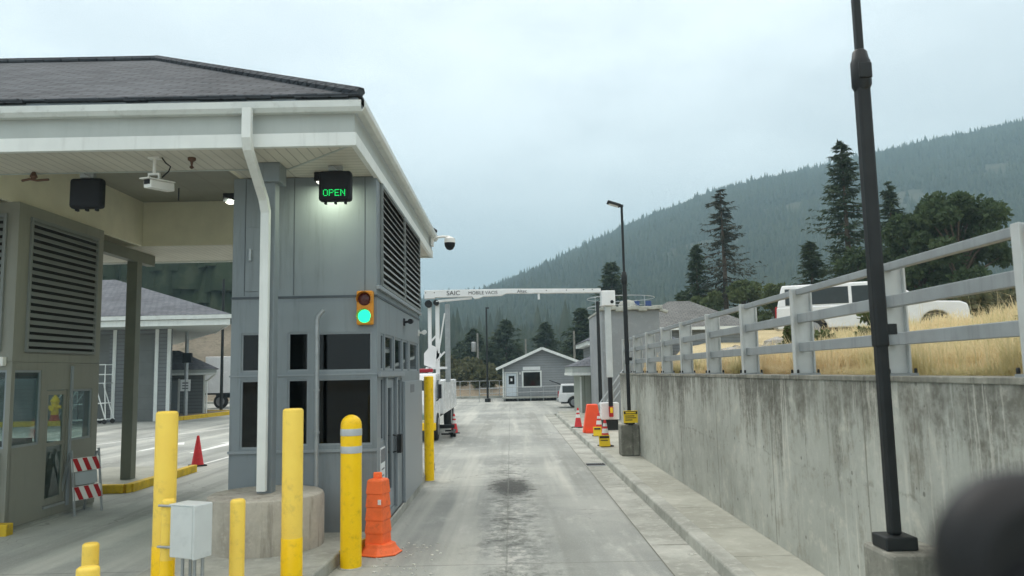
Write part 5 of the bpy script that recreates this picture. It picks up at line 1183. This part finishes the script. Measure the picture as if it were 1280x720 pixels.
# pale hip roofed house on the bank
ph_ = thing('hip_roof_house', 'house with a pale grey hipped roof behind the fence posts', 'house', (11, 48, 3))
MB().box(7.4, 14.2, 45.6, 53, 1.5, 4.6).build('wall', M['siding'], ph_)
MB().add([(6.9,45,4.62), (14.6,45,4.62), (14.6,53.6,4.62), (6.9,53.6,4.62), (10.1,48.5,6.45), (11.4,48.5,6.45)], [(0,1,5,4),(1,2,5),(2,3,4,5),(3,0,4),(0,3,2,1)]).build('roof', M['shingle_light'], ph_)
MB().box(6.9, 14.6, 44.96, 44.998, 4.45, 4.62).build('fascia', M['white_trim'], ph_)
for i, (x_, y_, s_) in enumerate([(4.3, 20.4, .34), (5.2, 20.9, .42), (6.2, 21.2, .5), (5.0, 18.9, .3), (6.6, 20.4, .36), (7.4, 21.1, .45), (4.2, 21.2, .3)]):
    m = MB(); import mathutils
    vs = []; 
    m.lathe([(.05, -.5), (.7, -.32), (1.0, 0), (.8, .35), (.35, .55), (.02, .58)], (0, 0, 0), 9)
    zb = float(bank_z(np.array([x_]), np.array([y_]))[0])
    m.v = [((a*random.uniform(.8, 1.2))*s_+x_, (b_*random.uniform(.8, 1.2))*s_+y_, c*random.uniform(.8, 1.2)*s_*.8+zb+.22*s_+.15) for a, b_, c in m.v]
    tag(m.build('boulder', M['stone'], loc=(x_, y_, zb)), 'pale rough boulder on the bank behind the far fence posts', 'boulder', 'boulders at the end of the bank')

# left background: truck shed, small office, trailer etc.
sh = thing('truck_shed', 'big grey truck shed with tall doors and a white eave behind the lanes', 'building', (-26, 46, 0))
wy = 41.
MB().wall('X', -38, -18.05, .0, 4.86, wy, .2, [(-22.9, -21.3, .0, 4.6), (-20.15, -18.95, .0, 4.6)]).prism([(-18.25,wy+.205), (-18.06,wy+.205), (-20.6,46.8), (-20.8,46.8)], 'Z', 0, 4.86).build('wall', M['siding_dark'], sh)
for a, b_ in ((-22.9, -21.3), (-20.15, -18.95)): MB().box(a+.01, b_-.01, wy+.1, wy+.16, .0, 4.6).build('garage_door', M['garage'], sh)
m = MB()
for x_ in (-21.02, -18.78, -18.13): m.box(x_-.09, x_+.09, wy-.05, wy-.003, 0, 4.85)
m.build('corner_trim', M['white_trim'], sh)
MB().prism([(-38,38.3), (-14.0,38.3), (-17.7,46), (-26,60), (-38,60)], 'Z', 4.87, 4.9).build('soffit', M['fascia'], sh)
MB().box(-38, -13.95, 38.22, 38.29, 4.83, 5.12).beam((-13.97,38.3,4.975), (-17.67,46,4.975), .07, .29).build('fascia', M['white_trim'], sh)
MB().box(-38, -13.8, 38.05, 38.21, 5.14, 5.34).build('gutter', M['gutter'], sh)
MB().quad((-38, 38.1, 5.36), (-13.85, 38.1, 5.36), (-26, 50.5, 8.8), (-38, 50.5, 8.8)).quad((-13.85, 38.1, 5.36), (-17.6, 46, 5.36), (-26, 60, 5.36), (-26, 50.5, 8.8)).quad((-26, 60, 5.36), (-38, 60, 5.36), (-38, 50.5, 8.8), (-26, 50.5, 8.8)).build('roof', M['shingle_far'], sh)
of = thing('small_office', 'small grey office with a low hipped roof beside the truck shed', 'building', (-20, 48, 0))
MB().prism([(-21.8,46), (-18.15,46), (-19.9,50), (-21.8,50)], 'Z', 0, 2.4).build('wall', M['siding_dark'], of)
MB().box(-20.3, -19.75, 45.95, 45.997, .05, 2.1).build('door', M['frame'], of); MB().box(-19.74, -19.64, 45.93, 45.997, .05, 2.2).box(-18.24, -18.14, 45.93, 45.997, .05, 2.38).build('corner_trim', M['white_trim'], of)
MB().prism([(-22,45.2), (-17.15,45.2), (-19.6,51), (-22,51)], 'Z', 2.41, 2.52).build('fascia', M['white_trim'], of); MB().prism([(-22,45.23), (-17.2,45.23), (-19.6,50.9), (-22,50.9)], 'Z', 2.525, 2.72).build('fascia_board', M['fascia'], of)
MB().add([(-22,45.15,2.725), (-17.0,45.15,2.725), (-19.5,51.1,2.725), (-22,51.1,2.725), (-22,48,3.95), (-20.6,48,3.95)], [(0,1,5,4),(1,2,5),(2,3,4,5),(0,3,2,1),(0,4,3)]).build('roof', M['shingle_far'], of)
MB().tube([(-17.3, 45.3, 2.45), (-17.9, 45.8, 2.1), (-18.1, 45.9, 2.05)], .05, 6).tube([(-18.02, 45.9, 2.1), (-18.02, 45.9, .1)], .05, 6).build('downspout', M['white_trim'], of)
tr = thing('semi_trailer', 'white box semi-trailer parked beyond the small office', 'trailer', (-16, 57, 0))
MB().box(-22.2, -10, 56.2, 58.7, 1.05, 3.75).build('box_body', M['white_paint'], tr, bevel=.03)
MB().box(-22.2, -10, 56.18, 56.199, 1.0, 1.12).build('side_rail', M['black_metal'], tr); MB().box(-21.6, -10.4, 56.8, 58.1, .75, 1.0).build('chassis', M['black_metal'], tr)
for x_ in (-21.1, -19.8): wheel(tr, x_, 56.45, .5, .5, .3, 'Y')
# rolling stair
t = thing('rolling_stair', 'white wheeled access stair with handrails in front of the truck shed', 'access stair', (-21, 39.6, 0))
m = MB(); r_ = .028
for yy in (39.3, 40.1):
    m.tube([(-23.1, yy, .1), (-21.75, yy, 2.05), (-20.6, yy, 2.05), (-20.5, yy, .1)], r_, 6).tube([(-23.1, yy, 1.05), (-21.75, yy, 3.0), (-20.6, yy, 3.0), (-20.6, yy, 2.05)], r_, 6).tube([(-21.75, yy, 3.0), (-21.75, yy, 2.05)], r_, 6).tube([(-23.0, yy, .2), (-20.45, yy, .22)], r_, 6).tube([(-22.2, yy, 1.0), (-20.5, yy, 1.05)], r_, 6).tube([(-21.1, yy, 2.05), (-20.5, yy, .2)], r_, 6).tube([(-22.4, yy, 2.06), (-22.4, yy, 1.1)], r_, 6).tube([(-21.75, yy, 2.5), (-20.6, yy, 2.5)], r_, 6)
m.build('stair_frame', M['white_trim'], t, smooth=True)
m = MB()
for k in range(8): m.box(-23.05+k*.185, -22.83+k*.185, 39.32, 40.08, .3+k*.24, .33+k*.24)
m.box(-21.75, -20.6, 39.32, 40.08, 2.05, 2.09); m.build('tread', M['galv'], t)
for x_ in (-22.9, -21.2, -20.55):
    for yy in (39.3, 40.1): MB().lathe([(.12, -.03), (.12, .03)], (x_, yy, .125), 12, 'Y').build('castor', M['rubber'], t)
# hydrant
t = thing('fire_hydrant', 'yellow and red fire hydrant seen through the left booth glass', 'fire hydrant', (-22.75, 38.75, .0))
MB().lathe([(.24, 0.001), (.24, .30), (.2, .33), (.18, .55)], (-22.75, 38.75, 0), 14).build('base', M['hydrant_red'], t, smooth=True)
MB().lathe([(.17, .55), (.17, 1.15), (.22, 1.18), (.22, 1.24), (.17, 1.3), (.12, 1.42), (.05, 1.48), (.05, 1.56), (0, 1.56)], (-22.75, 38.75, 0), 14).lathe([(.09, -.32), (.09, .32)], (-22.75, 38.75, .92), 10, 'X').lathe([(.12, -.3), (.12, 0)], (-22.75, 38.75, .86), 10, 'Y').build('body', M['yellow_deep'], t, smooth=True)
# poles
def pole(name, label, cat, x, y, h_, r, ml, extra=None, z0=0.):
    t = thing(name, label, cat, (x, y, z0))
    MB().tube([(x, y, z0), (x, y, z0+h_)], r, 10, r_list=[r, r*.75]).build('pole', M[ml], t, smooth=True)
    if extra: extra(t, x, y)
    return t
def ex_sign(t, x, y):
    MB().box(x-.12, x+.40, y-.35, y-.12, 3.1, 3.65).build('signal_box', M['black_plastic'], t, bevel=.04)
    s_ = MB().box(x-.28, x+.28, y-.1, y-.07, 1.5, 2.15).build('sign_panel', M['white_sign'], t)
    q = MB()
    for k in range(3): q.box(x-.17, x+.17, y-.106, y-.101, 1.62+k*.15, 1.69+k*.15)
    q.build('lines', M['grey_ink'], s_)
pole('sign_pole', 'grey pole carrying a black signal box and white notice before the small office', 'sign pole', -18.45, 44.0, 6.2, .12, 'galv', ex_sign)
def ex_flange(t, x, y): MB().lathe([(.25, 0.01), (.25, .06), (.12, .2)], (x, y, 0), 10).build('base', M['black_metal'], t)
pole('dark_pole', 'thin dark pole between the small office and the white trailer', 'pole', -18.3, 49.0, 8.5, .1, 'black_metal', ex_flange)
def ex_lamp(t, x, y):
    MB().lathe([(.22, 0.01), (.22, .25), (.1, .3)], (x, y, 0), 10).build('base', M['black_metal'], t)
    MB().box(x-.06, x+.2, y-.1, y+.1, 7.0, 7.1).build('lamp_head', M['black_metal'], t)
pole('street_lamp', 'slim black lamp post standing left of the gabled house', 'lamp post', -1.75, 58.0, 7.05, .085, 'black_metal', ex_lamp)
def ex_lamp2(t, x, y):
    MB().lathe([(.2, .14), (.2, .3), (.1, .34)], (x, y, 0), 10).build('base', M['black_metal'], t)
pole('street_lamp', 'slim dark pole at the corner of the grey stucco building', 'lamp post', 3.46, 30.0, 4.75, .08, 'black_metal', ex_lamp2, .14)
def ex_wood(t, x, y):
    MB().lathe([(.26, 4.6), (.29, 4.7), (.29, 5.6), (.2, 5.7)], (x-.45, y, 0), 10).build('transformer', M['galv'], t, smooth=True)
for u, vt, yy, lb, ex in ((598, 417, 88, 'wooden utility pole with a grey transformer left of the slim black lamp', ex_wood), (658, 424, 92, 'bare wooden pole behind the left roof slope of the gabled house', None), (718.5, 414, 86, 'wooden pole behind the right roof end of the gabled house', None)):
    pole('utility_pole', lb, 'utility pole', hx(u, yy), yy, hz(u, vt, yy)-.5, .14, 'wood', ex if ex else None, .5)
# low rail and chain fence in the distance
t = thing('chain_fence', 'low grey wire fence along the dirt bank beyond the yard', 'fence', (-6, 66, 0))
m = MB()
for k in range(13): m.tube([(-9.5+k*.85, 67, -.1), (-9.5+k*.85, 67, 1.5)], .03, 5)
m.build('post', M['galv'], t)
m = MB()
for zz in (1.48, .8): m.tube([(-9.5, 67, zz), (.8, 67, zz)], .02, 5)
m.build('rail', M['galv'], t)
struct(MB().box(-30, 3, 66.5, 66.9, -.05, .2).build('far_kerb', M['concrete']))
for u, yy, r, hh, lb in ((572, 74, 1.3, 1.5, 'dry brown bush near the mast'), (585, 76, 1.6, 1.9, 'brown scrub below the utility pole'), (602, 73, 1.2, 1.3, 'low scrub left of the slim black lamp'), (566, 80, 2., 2.6, 'taller brush behind the wire fence'), (615, 77, 1.5, 1.7, 'scrub between black lamp and gabled house'), (593, 82, 2.2, 2.6, 'olive brush behind the brown scrub')):
    clump_tree('shrub', hx(u, yy), yy, .9, hh, r, M['shrub'], lb, n_clump=14, per=110, leaf=.34, group='scrub on the dirt bank', trunk=False, low=.05)

# ------------------------------------------------------------------ dashboard object, close to the lens and out of focus
t = thing('dashboard_device', 'out-of-focus black rounded device close in the lower right corner', 'dashboard device', (.23, .385, 1.98))
dx_, dy_, dz_ = .236, .36, 2.108
MB().lathe([(.012, -.012), (.030, -.014), (.040, -.007), (.043, .003), (.041, .012), (.03, .02), (.0, .021)], (dx_, dy_, dz_), 40, 'Y').build('ring', M['device'], t, smooth=True)
MB().lathe([(.0, -.0165), (.018, -.017), (.019, -.010)], (dx_-.007, dy_, dz_-.014), 32, 'Y').build('lens', M['black_plastic'], t, smooth=True)
MB().box(dx_-.03, dx_+.03, dy_-.006, dy_+.016, 1.9, dz_-.03).build('stalk', M['device'], t, bevel=.006)

# ------------------------------------------------------------------ HAZE
hz_m, tn = new_mat('pale_blue_air')
pv_ = tn.n('ShaderNodeVolumePrincipled', {'Color': (.39, .57, .67, 1), 'Density': .00065, 'Anisotropy': .2})
tn.n('ShaderNodeOutputMaterial', {'Volume': pv_.outputs[0]})
hzb = MB().box(-1600, 2300, -700, 3600, -2.2, 480).build('haze', hz_m); hzb['kind'] = 'stuff'

# ------------------------------------------------------------------ SKY, SUN, CAMERA
w = bpy.data.worlds.new('World'); scene.world = w; w.use_nodes = True; w.node_tree.nodes.clear(); tn = NT(w.node_tree)
SUN_EL, SUN_AZ = R(52), R(-30)        # azimuth measured from +Y towards +X
sky = tn.n('ShaderNodeTexSky', sky_type='NISHITA', sun_disc=False, sun_elevation=SUN_EL, sun_rotation=SUN_AZ, air_density=1.2, dust_density=3.).outputs[0]
gc = tn.n('ShaderNodeTexCoord').outputs['Generated']
n1 = tn.noise(tn.scale(gc, (1, 1, 2.2)), 2.2, 5, .55); n2 = tn.noise(tn.scale(gc, (1, 1, 2.5)), 5., 5, .6)
gx, gy, gz = tn.xyz(gc)
cl = tn.ss(tn.m('ADD', tn.m('MULTIPLY', n1, .75), tn.m('MULTIPLY', n2, .25)), .38, .62)
cloud = tn.mix(cl, (7.9, 8.6, 8.9), (10.1, 10.95, 11.15))
low = tn.ss(gz, .30, .03)
cloud = tn.mix(tn.m('MULTIPLY', low, .55), cloud, (10.0, 11.1, 11.3))
zk = tn.ss(gz, .42, .95)
zen = tn.mix(zk, (1, 1, 1), (1.85, 1.55, 1.4))
cloud = tn.n('ShaderNodeVectorMath', {0: cloud, 1: zen}, operation='MULTIPLY').outputs[0]
c = tn.mix(.93, sky, cloud)
bg = tn.n('ShaderNodeBackground', {0: c, 1: .1}).outputs[0]
tn.n('ShaderNodeOutputWorld', {0: bg})
sl = bpy.data.lights.new('sun', 'SUN'); sl.energy = 1.2; sl.angle = R(25); sl.color = (1, .97, .92)
so = bpy.data.objects.new('sun', sl); COL.objects.link(so)
d = Vector((math.sin(SUN_AZ)*math.cos(SUN_EL), math.cos(SUN_AZ)*math.cos(SUN_EL), math.sin(SUN_EL)))
so.rotation_euler = d.to_track_quat('Z', 'Y').to_euler()

cam = bpy.data.cameras.new('camera'); co = bpy.data.objects.new('camera', cam); COL.objects.link(co)
cam.sensor_width = 36; cam.lens = 27.0; cam.clip_start = .05; cam.clip_end = 8000
pt = math.atan(105/960); rl_ = .0204; yw = .004
F = Vector((math.sin(yw)*math.cos(pt), math.cos(yw)*math.cos(pt), math.sin(pt))); R0 = Vector((math.cos(yw), -math.sin(yw), 0)); U0 = R0.cross(F)
xc = math.cos(rl_)*R0-math.sin(rl_)*U0; yc = math.sin(rl_)*R0+math.cos(rl_)*U0
mw = Matrix((xc, yc, -F)).transposed().to_4x4(); mw.translation = (0, 0, EYE); co.matrix_world = mw
cam.dof.use_dof = True; cam.dof.focus_distance = 18; cam.dof.aperture_fstop = 27/9.5
scene.camera = co
scene.render.engine = 'CYCLES'
scene.cycles.use_denoising = True
scene.cycles.max_bounces = 6; scene.cycles.diffuse_bounces = 3; scene.cycles.glossy_bounces = 3; scene.cycles.transparent_max_bounces = 12; scene.cycles.volume_bounces = 1
scene.view_settings.view_transform = 'Standard'; scene.view_settings.look = 'None'; scene.view_settings.gamma = 1; scene.view_settings.use_curve_mapping = False
scene.view_settings.exposure = 0.58
